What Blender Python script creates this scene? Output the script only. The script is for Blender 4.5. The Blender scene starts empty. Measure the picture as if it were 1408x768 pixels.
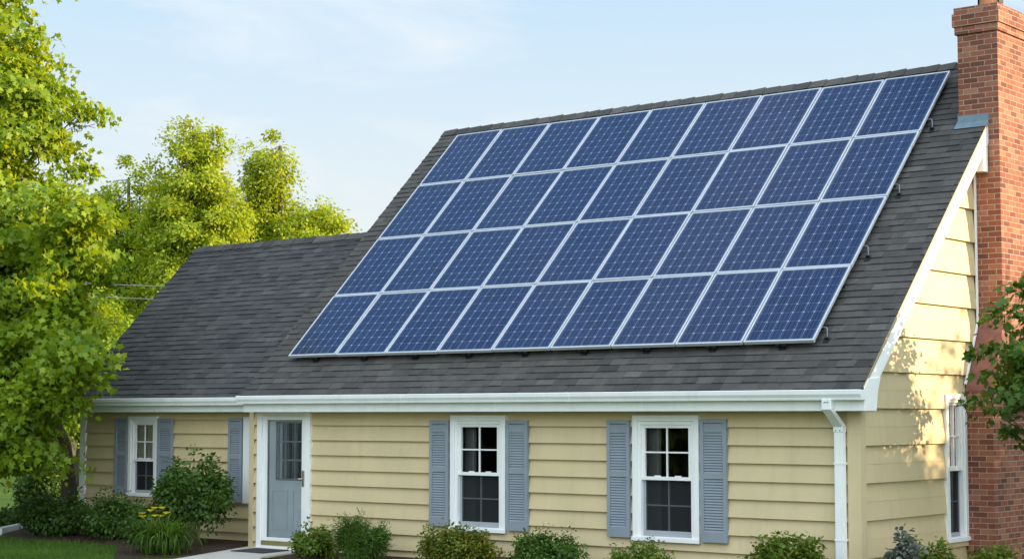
import bpy, bmesh, math, random
import numpy as np
from mathutils import Vector, Matrix
R = math.radians
scene = bpy.context.scene
col = scene.collection
rng = random.Random(7)
# ------------------------------------------------------------------ camera, sky, sun, exposure
cam_d = bpy.data.cameras.new("camera"); cam = bpy.data.objects.new("camera", cam_d); col.objects.link(cam)
YAW, PITCH = R(38.8447), R(4.409)
cam.location = (10.4176, -19.7469, 2.1231)
cam.rotation_euler = (R(90) + PITCH, 0, YAW)
cam_d.sensor_width = 36; cam_d.lens = 36 * 2431.17 / 1408
cam_d.clip_start = 0.1; cam_d.clip_end = 3000
scene.camera = cam

SUN_EL, SUN_AZ = 15.0, 33.0          # azimuth measured from +X towards +Y
SKY_STRENGTH, SUN_STRENGTH, EXPOSURE = 0.10, 5.0, 1.1
SKY_FILL = (10.2, 11.8, 13.2, 1)
sdir = Vector((math.cos(R(SUN_EL)) * math.cos(R(SUN_AZ)), math.cos(R(SUN_EL)) * math.sin(R(SUN_AZ)), math.sin(R(SUN_EL))))
w = bpy.data.worlds.new("World"); scene.world = w; w.use_nodes = True
wn, wl = w.node_tree.nodes, w.node_tree.links
wn.clear()
wo = wn.new("ShaderNodeOutputWorld"); bg = wn.new("ShaderNodeBackground")
sky = wn.new("ShaderNodeTexSky"); sky.sky_type = 'NISHITA'; sky.sun_disc = False
sky.sun_elevation = R(SUN_EL); sky.sun_rotation = R(90 - SUN_AZ)
sky.air_density = 1.0; sky.dust_density = 1.0; sky.ozone_density = 1.5
tc = wn.new("ShaderNodeTexCoord"); mp = wn.new("ShaderNodeMapping")
mp.inputs["Scale"].default_value = (2.2, 2.2, 9.0); mp.inputs["Location"].default_value = (0.35, 0.2, 0.1)
n1 = wn.new("ShaderNodeTexNoise"); n1.inputs["Scale"].default_value = 1.7; n1.inputs["Detail"].default_value = 7; n1.inputs["Roughness"].default_value = 0.6; n1.inputs["Distortion"].default_value = 0.6
cr = wn.new("ShaderNodeValToRGB"); cr.color_ramp.elements[0].position = 0.47; cr.color_ramp.elements[1].position = 0.74
cr.color_ramp.elements[0].color = (0.0, 0.0, 0.0, 1); cr.color_ramp.elements[1].color = (0.6, 0.6, 0.6, 1)
sx = wn.new("ShaderNodeSeparateXYZ")
hz = wn.new("ShaderNodeValToRGB"); e_ = hz.color_ramp.elements                     # thin high haze: pale near the horizon, bluer above
e_[0].position = 0.03; e_[0].color = (4.95, 4.6, 4.3, 1); e_[1].position = 0.6; e_[1].color = (1.7, 2.6, 4.0, 1)
q_ = e_.new(0.25); q_.color = (2.95, 4.0, 4.9, 1); q_ = e_.new(0.12); q_.color = (4.1, 4.35, 4.5, 1)
mx1 = wn.new("ShaderNodeMix"); mx1.data_type = 'RGBA'; mx1.inputs[0].default_value = 0.78
mx2 = wn.new("ShaderNodeMix"); mx2.data_type = 'RGBA'; mx2.inputs[7].default_value = (5.0, 4.85, 4.7, 1)     # wispy cloud
# unseen fill glow added to the sky to brighten the shaded walls
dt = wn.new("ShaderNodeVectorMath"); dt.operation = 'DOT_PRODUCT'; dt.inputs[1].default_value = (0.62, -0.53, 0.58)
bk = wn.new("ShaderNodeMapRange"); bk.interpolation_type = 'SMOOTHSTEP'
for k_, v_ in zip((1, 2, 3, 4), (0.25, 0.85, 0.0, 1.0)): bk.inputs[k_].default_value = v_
mx3 = wn.new("ShaderNodeMix"); mx3.data_type = 'RGBA'; mx3.inputs[7].default_value = SKY_FILL
wl.new(tc.outputs["Generated"], mp.inputs["Vector"]); wl.new(mp.outputs["Vector"], n1.inputs["Vector"]); wl.new(n1.outputs[0], cr.inputs[0])
wl.new(tc.outputs["Generated"], sx.inputs[0]); wl.new(sx.outputs[2], hz.inputs[0])
wl.new(sky.outputs[0], mx1.inputs[6]); wl.new(hz.outputs[0], mx1.inputs[7])
wl.new(mx1.outputs[2], mx2.inputs[6]); wl.new(cr.outputs[0], mx2.inputs[0])
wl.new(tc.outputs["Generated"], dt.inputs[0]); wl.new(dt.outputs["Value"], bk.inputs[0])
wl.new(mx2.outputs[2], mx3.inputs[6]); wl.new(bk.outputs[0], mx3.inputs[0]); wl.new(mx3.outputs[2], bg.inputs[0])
bg.inputs[1].default_value = SKY_STRENGTH
wl.new(bg.outputs[0], wo.inputs[0])
sl = bpy.data.lights.new("sun", 'SUN'); so = bpy.data.objects.new("sun", sl); col.objects.link(so)
sl.energy = SUN_STRENGTH; sl.angle = R(0.6); sl.color = (1.0, 0.75, 0.46)
so.rotation_euler = (-sdir).to_track_quat('-Z', 'Y').to_euler(); so.location = (20, 20, 20)
vs = scene.view_settings
vs.view_transform = 'Standard'; vs.look = 'None'; vs.exposure = EXPOSURE; vs.gamma = 1; vs.use_curve_mapping = False
scene.cycles.max_bounces = 8; scene.cycles.transparent_max_bounces = 16

# ------------------------------------------------------------------ mesh helpers
ORG = {}
def tag(o, label=None, cat=None, group=None, kind=None):
    if label: o["label"] = label
    if cat: o["category"] = cat
    if group: o["group"] = group
    if kind: o["kind"] = kind
    return o
def empty(name, loc, label=None, cat=None, group=None, rot=None):
    o = bpy.data.objects.new(name, None); col.objects.link(o); o.location = loc
    o.empty_display_size = 0.2
    if rot is not None: o.rotation_euler = rot
    ORG[o.name] = (0, 0, 0) if rot is not None else tuple(loc)
    return tag(o, label, cat, group)
class MB:
    """collects shapes, links them as ONE mesh object"""
    def __init__(s): s.v = []; s.f = []; s.t = []
    def face(s, pts, tone=0.5):
        b = len(s.v); s.v += [tuple(p) for p in pts]; s.f.append(tuple(range(b, b + len(pts)))); s.t.append(tone)
    def hexa(s, c, tone=0.5):       # 8 corners: bottom loop 0-3, top loop 4-7
        b = len(s.v); s.v += [tuple(p) for p in c]
        for q in ((3, 2, 1, 0), (4, 5, 6, 7), (0, 1, 5, 4), (1, 2, 6, 5), (2, 3, 7, 6), (3, 0, 4, 7)):
            s.f.append(tuple(b + i for i in q)); s.t.append(tone)
    def box(s, x0, x1, y0, y1, z0, z1, tone=0.5, P=None):
        c = [(x0, y0, z0), (x1, y0, z0), (x1, y1, z0), (x0, y1, z0), (x0, y0, z1), (x1, y0, z1), (x1, y1, z1), (x0, y1, z1)]
        if P: c = [P(*q) for q in c]
        s.hexa(c, tone)
    def prism(s, poly, a, b, P):    # closed 2-D outline swept between a and b, P(u, v, w) to world
        n = len(poly); k = len(s.v)
        s.v += [P(u, v, a) for u, v in poly] + [P(u, v, b) for u, v in poly]
        s.f.append(tuple(range(k, k + n))); s.f.append(tuple(range(k + 2 * n - 1, k + n - 1, -1)))
        for i in range(n):
            j = (i + 1) % n; s.f.append((k + i, k + j, k + n + j, k + n + i))
        s.t += [0.5] * (n + 2)
    def tube(s, pts, radii, sides=8, cap=True, tone=0.5):
        pts = [Vector(p) for p in pts]
        if not hasattr(radii, '__len__'): radii = [radii] * len(pts)
        k = len(s.v); prev = None
        for i, p in enumerate(pts):
            d = (pts[min(i + 1, len(pts) - 1)] - pts[max(i - 1, 0)]).normalized()
            a = prev if prev is not None else (Vector((1, 0, 0)) if abs(d.x) < 0.8 else Vector((0, 1, 0)))
            e1 = (a - d * a.dot(d)).normalized(); e2 = d.cross(e1); prev = e1
            for j in range(sides):
                t = 2 * math.pi * j / sides
                s.v.append(tuple(p + (e1 * math.cos(t) + e2 * math.sin(t)) * radii[i]))
        for i in range(len(pts) - 1):
            for j in range(sides):
                j2 = (j + 1) % sides
                s.f.append((k + i * sides + j, k + i * sides + j2, k + (i + 1) * sides + j2, k + (i + 1) * sides + j)); s.t.append(tone)
        if cap:
            s.f.append(tuple(k + j for j in range(sides - 1, -1, -1))); s.t.append(tone)
            e = k + (len(pts) - 1) * sides; s.f.append(tuple(e + j for j in range(sides))); s.t.append(tone)
    def build(s, name, m, parent=None, bevel=0, smooth=False, recalc=True):
        o_ = ORG.get(parent.name, (0, 0, 0)) if parent else (0, 0, 0)
        me = bpy.data.meshes.new(name)
        vv = [(a - o_[0], b - o_[1], c - o_[2]) for a, b, c in s.v]
        me.from_pydata(vv, [], s.f)
        at = me.attributes.new("tone", 'FLOAT', 'FACE'); at.data.foreach_set("value", s.t)
        me.materials.append(m)
        if recalc and len(s.f) < 60000:
            bm = bmesh.new(); bm.from_mesh(me); bmesh.ops.recalc_face_normals(bm, faces=bm.faces); bm.to_mesh(me); bm.free()
        if smooth: me.shade_smooth()
        me.update()
        o = bpy.data.objects.new(name, me); col.objects.link(o)
        if parent: o.parent = parent
        ORG[o.name] = o_
        if bevel:
            b = o.modifiers.new("bevel", 'BEVEL'); b.width = bevel; b.segments = 2; b.limit_method = 'ANGLE'
        return o

# ------------------------------------------------------------------ materials
M = {}
def new_mat(name):
    m = bpy.data.materials.new(name); m.use_nodes = True; nt = m.node_tree; nt.nodes.clear()
    out = nt.nodes.new("ShaderNodeOutputMaterial"); M[name] = m
    return m, nt, out
def N(nt, typ, **kw):
    n = nt.nodes.new(typ)
    for k, v in kw.items(): setattr(n, k, v)
    return n
def math_n(nt, op, a, b=None, c=None):
    n = nt.nodes.new("ShaderNodeMath"); n.operation = op
    for i, x in enumerate((a, b, c)):
        if x is None: continue
        if isinstance(x, (int, float)): n.inputs[i].default_value = x
        else: nt.links.new(x, n.inputs[i])
    return n.outputs[0]
def mixc(nt, fac, a, b, blend='MIX'):
    n = nt.nodes.new("ShaderNodeMix"); n.data_type = 'RGBA'; n.blend_type = blend
    for i, x in ((0, fac), (6, a), (7, b)):
        if isinstance(x, (int, float)): n.inputs[i].default_value = x
        elif isinstance(x, tuple): n.inputs[i].default_value = (*x, 1) if len(x) == 3 else x
        else: nt.links.new(x, n.inputs[i])
    return n.outputs[2]
def noise(nt, vec, scale, detail=4, rough=0.55, stretch=None):
    if stretch:
        mpn = nt.nodes.new("ShaderNodeMapping"); mpn.inputs["Scale"].default_value = stretch; nt.links.new(vec, mpn.inputs[0]); vec = mpn.outputs[0]
    n = nt.nodes.new("ShaderNodeTexNoise"); n.inputs["Scale"].default_value = scale; n.inputs["Detail"].default_value = detail; n.inputs["Roughness"].default_value = rough
    nt.links.new(vec, n.inputs["Vector"]); return n.outputs[0]
def ramp(nt, fac, stops):
    n = nt.nodes.new("ShaderNodeValToRGB"); e = n.color_ramp.elements
    while len(e) < len(stops): e.new(0.5)
    for i, (p, c) in enumerate(stops): e[i].position = p; e[i].color = (*c, 1) if len(c) == 3 else c
    nt.links.new(fac, n.inputs[0]); return n.outputs[0]
def geo_pos(nt): return nt.nodes.new("ShaderNodeNewGeometry").outputs["Position"]
def tone_attr(nt):
    a = nt.nodes.new("ShaderNodeAttribute"); a.attribute_name = "tone"; return a.outputs["Fac"]
def bump(nt, h, strength, dist=0.01):
    b = nt.nodes.new("ShaderNodeBump"); b.inputs["Strength"].default_value = strength; b.inputs["Distance"].default_value = dist
    nt.links.new(h, b.inputs["Height"]); return b.outputs[0]
def principled(nt, out, color, rough=0.5, metal=0.0, spec=0.5, normal=None):
    p = nt.nodes.new("ShaderNodeBsdfPrincipled")
    for k, x in (("Base Color", color), ("Roughness", rough), ("Metallic", metal), ("Specular IOR Level", spec)):
        if isinstance(x, tuple): p.inputs[k].default_value = (*x, 1) if len(x) == 3 else x
        elif isinstance(x, (int, float)): p.inputs[k].default_value = x
        else: nt.links.new(x, p.inputs[k])
    if normal is not None: nt.links.new(normal, p.inputs["Normal"])
    nt.links.new(p.outputs[0], out.inputs[0]); return p
def painted(name, c, rough=0.5, var=0.10, dirt=0.0, scale=3.0, bumpy=0.06, grain=(1, 1, 1)):
    m, nt, out = new_mat(name); P = geo_pos(nt)
    a = noise(nt, P, scale, 5); b = noise(nt, P, 60, 3, 0.6, grain)
    d = tuple(x * (1 - var) for x in c); e = tuple(min(1, x * (1 + var)) for x in c)
    colr = ramp(nt, a, [(0.3, d), (0.7, e)])
    if dirt:
        s_ = noise(nt, P, 2.0, 6, 0.7, (3, 3, 0.5))
        k = math_n(nt, 'MULTIPLY', ramp(nt, s_, [(0.5, (0, 0, 0)), (0.75, (1, 1, 1))]), dirt)
        colr = mixc(nt, k, colr, tuple(x * 0.55 for x in c))
    principled(nt, out, colr, rough, normal=bump(nt, b, bumpy, 0.01)); return m
painted("siding", (0.60, 0.475, 0.262), 0.5, 0.05, 0.22, 1.5, 0.10, (0.15, 0.15, 1.5))
painted("trim_cream", (0.59, 0.47, 0.272), 0.5, 0.05, 0.2)
painted("white_trim", (0.84, 0.83, 0.80), 0.38, 0.03, 0.14)
painted("white_gutter", (0.82, 0.82, 0.79), 0.35, 0.03, 0.22)
painted("shutter_paint", (0.250, 0.280, 0.312), 0.5, 0.06, 0.12)
painted("door_paint", (0.62, 0.67, 0.70), 0.45, 0.05)
painted("screen_frame", (0.33, 0.35, 0.37), 0.5, 0.05)
painted("muntin_grey", (0.55, 0.56, 0.57), 0.5, 0.05)
painted("sill_olive", (0.22, 0.19, 0.07), 0.45, 0.12, 0.3)
painted("curtain", (0.26, 0.26, 0.25), 0.9, 0.10)
painted("blind", (0.80, 0.76, 0.62), 0.7, 0.05)
painted("interior", (0.10, 0.09, 0.08), 0.9, 0.1)
painted("concrete", (0.44, 0.41, 0.36), 0.85, 0.12, 0.3, 4, 0.3)
painted("mat_rubber", (0.025, 0.026, 0.028), 0.9, 0.2, 0, 20, 0.6)
painted("clay", (0.50, 0.22, 0.10), 0.8, 0.12, 0.3)
painted("timber_white", (0.66, 0.66, 0.64), 0.6, 0.05, 0.3)
painted("cable", (0.30, 0.28, 0.24), 0.6, 0.1)
painted("far_wall", (0.62, 0.42, 0.24), 0.8, 0.1)
painted("far_roof", (0.10, 0.08, 0.07), 0.9, 0.1)
def metal(name, c, rough, metallic=1.0, var=0.08):
    m, nt, out = new_mat(name); a = noise(nt, geo_pos(nt), 8, 4)
    principled(nt, out, ramp(nt, a, [(0.3, tuple(x * (1 - var) for x in c)), (0.7, c)]), rough, metallic)
metal("aluminium", (0.74, 0.75, 0.77), 0.42, 0.5)
metal("black_metal", (0.02, 0.02, 0.022), 0.5, 0.4)
metal("steel", (0.16, 0.16, 0.17), 0.4)
metal("nickel", (0.62, 0.55, 0.42), 0.3)
metal("flashing", (0.20, 0.27, 0.32), 0.5, 0.35, 0.25)
metal("drip_edge", (0.45, 0.36, 0.20), 0.5, 0.3)
# asphalt shingles: each tab has its own tone, granules and stains on top
def shingle_mat(name, ks):
    m, nt, out = new_mat(name); P = geo_pos(nt)
    t = tone_attr(nt)
    c_ = ramp(nt, t, [(p_, tuple(a * b for a, b in zip(c, ks))) for p_, c in ((0.0, (0.040, 0.038, 0.037)), (0.35, (0.067, 0.063, 0.060)), (0.65, (0.088, 0.082, 0.076)), (1.0, (0.126, 0.115, 0.104)))])
    g = noise(nt, P, 260, 2, 0.8); big = noise(nt, P, 0.7, 6, 0.65); mid = noise(nt, P, 9, 4, 0.7); streak = noise(nt, P, 1.0, 5, 0.65, (5.0, 0.6, 0.6))
    c_ = mixc(nt, 0.55, c_, ramp(nt, g, [(0.25, (0.35, 0.35, 0.36)), (0.75, (1.6, 1.56, 1.5))]), 'MULTIPLY')
    c_ = mixc(nt, 0.6, c_, ramp(nt, big, [(0.3, (0.72, 0.74, 0.78)), (0.7, (1.25, 1.2, 1.12))]), 'MULTIPLY')
    c_ = mixc(nt, 0.5, c_, ramp(nt, mid, [(0.3, (0.7, 0.7, 0.7)), (0.7, (1.3, 1.3, 1.3))]), 'MULTIPLY')
    c_ = mixc(nt, 0.38, c_, ramp(nt, streak, [(0.32, (0.74, 0.75, 0.78)), (0.7, (1.2, 1.18, 1.14))]), 'MULTIPLY')
    principled(nt, out, c_, 0.85, 0, 0.35, bump(nt, g, 0.6, 0.006))
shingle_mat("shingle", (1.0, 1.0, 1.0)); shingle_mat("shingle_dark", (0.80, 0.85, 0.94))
# brick: running bond mapped on each wall direction
m, nt, out = new_mat("brick"); P = geo_pos(nt)
g_ = nt.nodes.new("ShaderNodeNewGeometry"); s1 = N(nt, "ShaderNodeSeparateXYZ"); nt.links.new(g_.outputs["True Normal"], s1.inputs[0])
s2 = N(nt, "ShaderNodeSeparateXYZ"); nt.links.new(P, s2.inputs[0])
isx = math_n(nt, 'GREATER_THAN', math_n(nt, 'ABSOLUTE', s1.outputs[0]), 0.6)
um = N(nt, "ShaderNodeMix"); nt.links.new(isx, um.inputs[0]); nt.links.new(s2.outputs[0], um.inputs[2]); nt.links.new(math_n(nt, 'ADD', s2.outputs[1], 0.07), um.inputs[3])
cb = N(nt, "ShaderNodeCombineXYZ"); nt.links.new(um.outputs[0], cb.inputs[0]); nt.links.new(s2.outputs[2], cb.inputs[1])
wob = noise(nt, P, 14, 3); wv = N(nt, "ShaderNodeVectorMath", operation='SCALE'); 
br = N(nt, "ShaderNodeTexBrick"); br.offset = 0.5
for k, v in (("Scale", 1.0), ("Mortar Size", 0.0055), ("Mortar Smooth", 0.25), ("Bias", 0.0), ("Brick Width", 0.215), ("Row Height", 0.0755)): br.inputs[k].default_value = v
br.inputs["Color1"].default_value = (0, 0, 0, 1); br.inputs["Color2"].default_value = (1, 1, 1, 1); br.inputs["Mortar"].default_value = (0.5, 0.5, 0.5, 1)
addv = N(nt, "ShaderNodeVectorMath", operation='ADD'); nt.links.new(cb.outputs[0], addv.inputs[0])
off = N(nt, "ShaderNodeCombineXYZ"); nt.links.new(math_n(nt, 'MULTIPLY', wob, 0.006), off.inputs[0]); nt.links.new(math_n(nt, 'MULTIPLY', wob, 0.005), off.inputs[1]); nt.links.new(off.outputs[0], addv.inputs[1])
nt.links.new(addv.outputs[0], br.inputs["Vector"])
bc = ramp(nt, br.outputs["Color"], [(0.0, (0.135, 0.050, 0.034)), (0.35, (0.225, 0.076, 0.045)), (0.7, (0.28, 0.102, 0.058)), (1.0, (0.33, 0.15, 0.09))])
bn = noise(nt, P, 35, 5, 0.7); bl = noise(nt, P, 1.6, 4)
bc = mixc(nt, 0.55, bc, ramp(nt, bn, [(0.3, (0.65, 0.62, 0.6)), (0.7, (1.3, 1.3, 1.3))]), 'MULTIPLY')
mo = ramp(nt, bn, [(0.3, (0.34, 0.25, 0.18)), (0.7, (0.47, 0.37, 0.275))])
bc = mixc(nt, br.outputs["Fac"], bc, mo)
bc = mixc(nt, 0.4, bc, ramp(nt, bl, [(0.3, (0.75, 0.72, 0.72)), (0.7, (1.2, 1.2, 1.2))]), 'MULTIPLY')
hh = math_n(nt, 'SUBTRACT', math_n(nt, 'MULTIPLY', bn, 0.35), br.outputs["Fac"])
principled(nt, out, bc, 0.85, 0, 0.3, bump(nt, hh, 0.8, 0.008))
painted("brick_plain", (0.20, 0.085, 0.065), 0.85, 0.2, 0.3, 8, 0.4)
# solar cells: dark blue cells, thin pale gaps, pale diamonds where cell corners meet (object space of each panel)
PW, PH = 1.0591, 1.4618
m, nt, out = new_mat("solar_cells")
tcn = nt.nodes.new("ShaderNodeTexCoord"); s = N(nt, "ShaderNodeSeparateXYZ"); nt.links.new(tcn.outputs["Object"], s.inputs[0])
NX, NY = 6, 8
cw, ch = (PW - 0.10) / NX, (PH - 0.10) / NY
fu = math_n(nt, 'FRACT', math_n(nt, 'DIVIDE', math_n(nt, 'SUBTRACT', s.outputs[0], 0.05), cw))
fv = math_n(nt, 'FRACT', math_n(nt, 'DIVIDE', math_n(nt, 'SUBTRACT', s.outputs[1], 0.05), ch))
du = math_n(nt, 'MULTIPLY', math_n(nt, 'MINIMUM', fu, math_n(nt, 'SUBTRACT', 1.0, fu)), cw)
dv = math_n(nt, 'MULTIPLY', math_n(nt, 'MINIMUM', fv, math_n(nt, 'SUBTRACT', 1.0, fv)), ch)
gap_u = math_n(nt, 'LESS_THAN', du, 0.0030); gap_v = math_n(nt, 'LESS_THAN', dv, 0.0026)
inner = math_n(nt, 'MULTIPLY', math_n(nt, 'LESS_THAN', math_n(nt, 'ABSOLUTE', math_n(nt, 'SUBTRACT', s.outputs[0], PW / 2)), PW / 2 - 0.10), math_n(nt, 'LESS_THAN', math_n(nt, 'ABSOLUTE', math_n(nt, 'SUBTRACT', s.outputs[1], PH / 2)), PH / 2 - 0.10))
dia = math_n(nt, 'MULTIPLY', inner, math_n(nt, 'LESS_THAN', math_n(nt, 'ADD', du, dv), 0.0165))
f3 = math_n(nt, 'FRACT', math_n(nt, 'MULTIPLY', fu, 3.0)); bus = math_n(nt, 'LESS_THAN', math_n(nt, 'ABSOLUTE', math_n(nt, 'SUBTRACT', f3, 0.5)), 0.032)
oi = N(nt, "ShaderNodeObjectInfo")
cellid = N(nt, "ShaderNodeCombineXYZ")
nt.links.new(math_n(nt, 'FLOOR', math_n(nt, 'DIVIDE', math_n(nt, 'SUBTRACT', s.outputs[0], 0.05), cw)), cellid.inputs[0])
nt.links.new(math_n(nt, 'FLOOR', math_n(nt, 'DIVIDE', math_n(nt, 'SUBTRACT', s.outputs[1], 0.05), ch)), cellid.inputs[1]); nt.links.new(math_n(nt, 'MULTIPLY', oi.outputs["Random"], 91.0), cellid.inputs[2])
wnz = N(nt, "ShaderNodeTexWhiteNoise"); nt.links.new(cellid.outputs[0], wnz.inputs[0])
cell = ramp(nt, wnz.outputs[0], [(0.0, (0.008, 0.023, 0.070)), (1.0, (0.012, 0.031, 0.092))])
cell = mixc(nt, math_n(nt, 'MULTIPLY', oi.outputs["Random"], 0.55), cell, (0.013, 0.032, 0.088))
cell = mixc(nt, math_n(nt, 'MULTIPLY', bus, 0.32), cell, (0.30, 0.36, 0.48))
cell = mixc(nt, math_n(nt, 'MULTIPLY', gap_u, 0.48), cell, (0.42, 0.50, 0.66))
cell = mixc(nt, math_n(nt, 'MULTIPLY', gap_v, 0.24), cell, (0.42, 0.50, 0.66))
cell = mixc(nt, math_n(nt, 'MULTIPLY', dia, 0.55), cell, (0.50, 0.57, 0.72))
dn = noise(nt, tcn.outputs["Object"], 2.2, 5, 0.6)
pr_ = principled(nt, out, cell, math_n(nt, 'MULTIPLY_ADD', dn, 0.08, 0.05), 0, 0.5); pr_.inputs["IOR"].default_value = 1.35
# glass and screen
def glass_mat(name, tint, boost=1.0, rough=0.0):
    m, nt, out = new_mat(name)
    tr = N(nt, "ShaderNodeBsdfTransparent"); tr.inputs[0].default_value = (*tint, 1)
    gl = N(nt, "ShaderNodeBsdfGlossy"); gl.inputs["Roughness"].default_value = rough
    P = geo_pos(nt); nn = bump(nt, noise(nt, P, 1.2, 2), 0.06, 0.02); nt.links.new(nn, gl.inputs["Normal"])
    fr = N(nt, "ShaderNodeFresnel"); fr.inputs[0].default_value = 1.5
    mi = N(nt, "ShaderNodeMixShader"); nt.links.new(math_n(nt, 'MULTIPLY', fr.outputs[0], boost), mi.inputs[0])
    nt.links.new(tr.outputs[0], mi.inputs[1]); nt.links.new(gl.outputs[0], mi.inputs[2]); nt.links.new(mi.outputs[0], out.inputs[0])
glass_mat("glass", (0.78, 0.80, 0.79)); glass_mat("storm_glass", (0.92, 0.93, 0.93), 1.1)
m, nt, out = new_mat("insect_screen")
tr = N(nt, "ShaderNodeBsdfTransparent"); df = N(nt, "ShaderNodeBsdfDiffuse"); df.inputs[0].default_value = (0.035, 0.037, 0.04, 1); mi = N(nt, "ShaderNodeMixShader"); mi.inputs[0].default_value = 0.62
nt.links.new(tr.outputs[0], mi.inputs[1]); nt.links.new(df.outputs[0], mi.inputs[2]); nt.links.new(mi.outputs[0], out.inputs[0])
# foliage
def leaf_mat(name, dark, light, warm, trans=0.5, tint=(1.15, 1.1, 0.45)):
    m, nt, out = new_mat(name)
    ge = N(nt, "ShaderNodeNewGeometry"); rnd = ge.outputs["Random Per Island"]
    clump = noise(nt, ge.outputs["Position"], 0.9, 3)
    c = ramp(nt, rnd, [(0.0, dark), (0.75, light), (1.0, warm)])
    c = mixc(nt, 0.55, c, ramp(nt, clump, [(0.32, (0.70, 0.78, 0.75)), (0.68, (1.35, 1.25, 1.05))]), 'MULTIPLY')
    p = N(nt, "ShaderNodeBsdfPrincipled"); nt.links.new(c, p.inputs["Base Color"]); p.inputs["Roughness"].default_value = 0.5; p.inputs["Specular IOR Level"].default_value = 0.35
    tl = N(nt, "ShaderNodeBsdfTranslucent"); nt.links.new(mixc(nt, 1.0, c, tint, 'MULTIPLY'), tl.inputs[0])
    mi = N(nt, "ShaderNodeMixShader"); mi.inputs[0].default_value = trans
    nt.links.new(p.outputs[0], mi.inputs[1]); nt.links.new(tl.outputs[0], mi.inputs[2]); nt.links.new(mi.outputs[0], out.inputs[0])
leaf_mat("maple_leaf", (0.140, 0.240, 0.014), (0.235, 0.345, 0.022), (0.35, 0.42, 0.03), 0.5, (1.5, 1.25, 0.4))
leaf_mat("far_leaf", (0.21, 0.30, 0.018), (0.32, 0.42, 0.028), (0.44, 0.48, 0.04), 0.5, (1.5, 1.25, 0.4))
leaf_mat("dark_leaf", (0.036, 0.088, 0.012), (0.062, 0.128, 0.018), (0.095, 0.165, 0.024), 0.35)
leaf_mat("mid_leaf", (0.045, 0.105, 0.012), (0.080, 0.160, 0.020), (0.12, 0.20, 0.03), 0.4)
leaf_mat("shrub_leaf", (0.042, 0.100, 0.012), (0.080, 0.160, 0.022), (0.125, 0.205, 0.03), 0.35)
leaf_mat("light_leaf", (0.085, 0.155, 0.016), (0.150, 0.225, 0.026), (0.26, 0.27, 0.04), 0.4)
leaf_mat("yellow_leaf", (0.070, 0.120, 0.012), (0.150, 0.190, 0.020), (0.40, 0.29, 0.04), 0.4)
leaf_mat("grey_leaf", (0.11, 0.13, 0.12), (0.17, 0.19, 0.17), (0.22, 0.23, 0.2), 0.3, (1, 1, 0.8))
leaf_mat("blade_leaf", (0.045, 0.105, 0.014), (0.085, 0.165, 0.020), (0.13, 0.20, 0.03), 0.45)
leaf_mat("grass_blade", (0.050, 0.110, 0.012), (0.088, 0.165, 0.016), (0.13, 0.19, 0.02), 0.4)
leaf_mat("petal", (0.75, 0.50, 0.03), (0.80, 0.58, 0.05), (0.85, 0.66, 0.10), 0.4, (1, 1, 0.6))
painted("bark", (0.105, 0.078, 0.055), 0.95, 0.35, 0, 6, 1.0, (1, 1, 0.25))
painted("stem_bark", (0.16, 0.12, 0.075), 0.9, 0.3, 0, 9, 0.6)
m, nt, out = new_mat("lawn"); P = geo_pos(nt)
a = noise(nt, P, 0.35, 5, 0.6); b = noise(nt, P, 45, 3, 0.7); d = noise(nt, P, 7, 4, 0.6)
c_ = ramp(nt, a, [(0.3, (0.045, 0.098, 0.012)), (0.7, (0.074, 0.140, 0.016))])
c_ = mixc(nt, 0.6, c_, ramp(nt, b, [(0.3, (0.55, 0.6, 0.55)), (0.7, (1.5, 1.4, 1.3))]), 'MULTIPLY')
c_ = mixc(nt, 0.4, c_, ramp(nt, d, [(0.3, (0.7, 0.75, 0.7)), (0.7, (1.3, 1.2, 1.1))]), 'MULTIPLY')
principled(nt, out, c_, 0.9, 0, 0.2, bump(nt, b, 1.0, 0.04))
m, nt, out = new_mat("mulch"); P = geo_pos(nt)
vo = N(nt, "ShaderNodeTexVoronoi"); vo.inputs["Scale"].default_value = 28; nt.links.new(P, vo.inputs["Vector"])
c_ = mixc(nt, 0.7, ramp(nt, vo.outputs["Color"], [(0.0, (0.030, 0.018, 0.012)), (1.0, (0.105, 0.066, 0.045))]), ramp(nt, noise(nt, P, 70, 3), [(0.3, (0.5, 0.5, 0.5)), (0.7, (1.4, 1.4, 1.4))]), 'MULTIPLY')
principled(nt, out, c_, 0.95, 0, 0.2, bump(nt, vo.outputs["Distance"], 1.0, 0.05))

# ------------------------------------------------------------------ the ground, the path, the bed
GZ = 0.0
g = MB(); g.face([(-1500, -1500, GZ), (1500, -1500, GZ), (1500, 1500, GZ), (-1500, 1500, GZ)])
tag(g.build("ground", M["lawn"]), kind="structure")
bed = MB()
bed_out = [(-18.6, 1.7), (-17.6, 0.45), (-16.75, -0.62), (-15.4, -1.0), (-13.9, -0.78), (-12.7, -1.15), (-11.7, -1.9), (-10.9, -2.75), (-10.2, -1.75), (-11.0, -0.1), (-10.9, 0.39), (-15.7, 0.39), (-16.4, 1.7)]
bin_ = [(x * 0.9 - 14.0 * 0.1, y * 0.8 - 0.05, 0) for x, y in bed_out]
n_ = len(bed_out); cx_ = -13.6; cy_ = -0.45
def bz(x, y): return GZ + 0.012 + 0.07 * min(1, max(0, (y + 1.6) / 1.4))
for i in range(n_):
    a_, b_ = bed_out[i], bed_out[(i + 1) % n_]
    mid = lambda p, k: (cx_ + (p[0] - cx_) * k, cy_ + (p[1] - cy_) * k)
    A1, B1 = mid(a_, 0.93), mid(b_, 0.93)
    bed.face([(*a_, GZ + 0.006), (*b_, GZ + 0.006), (*B1, bz(*B1)), (*A1, bz(*A1))])
    bed.face([(*A1, bz(*A1)), (*B1, bz(*B1)), (cx_, cy_, GZ + 0.08)])
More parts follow.
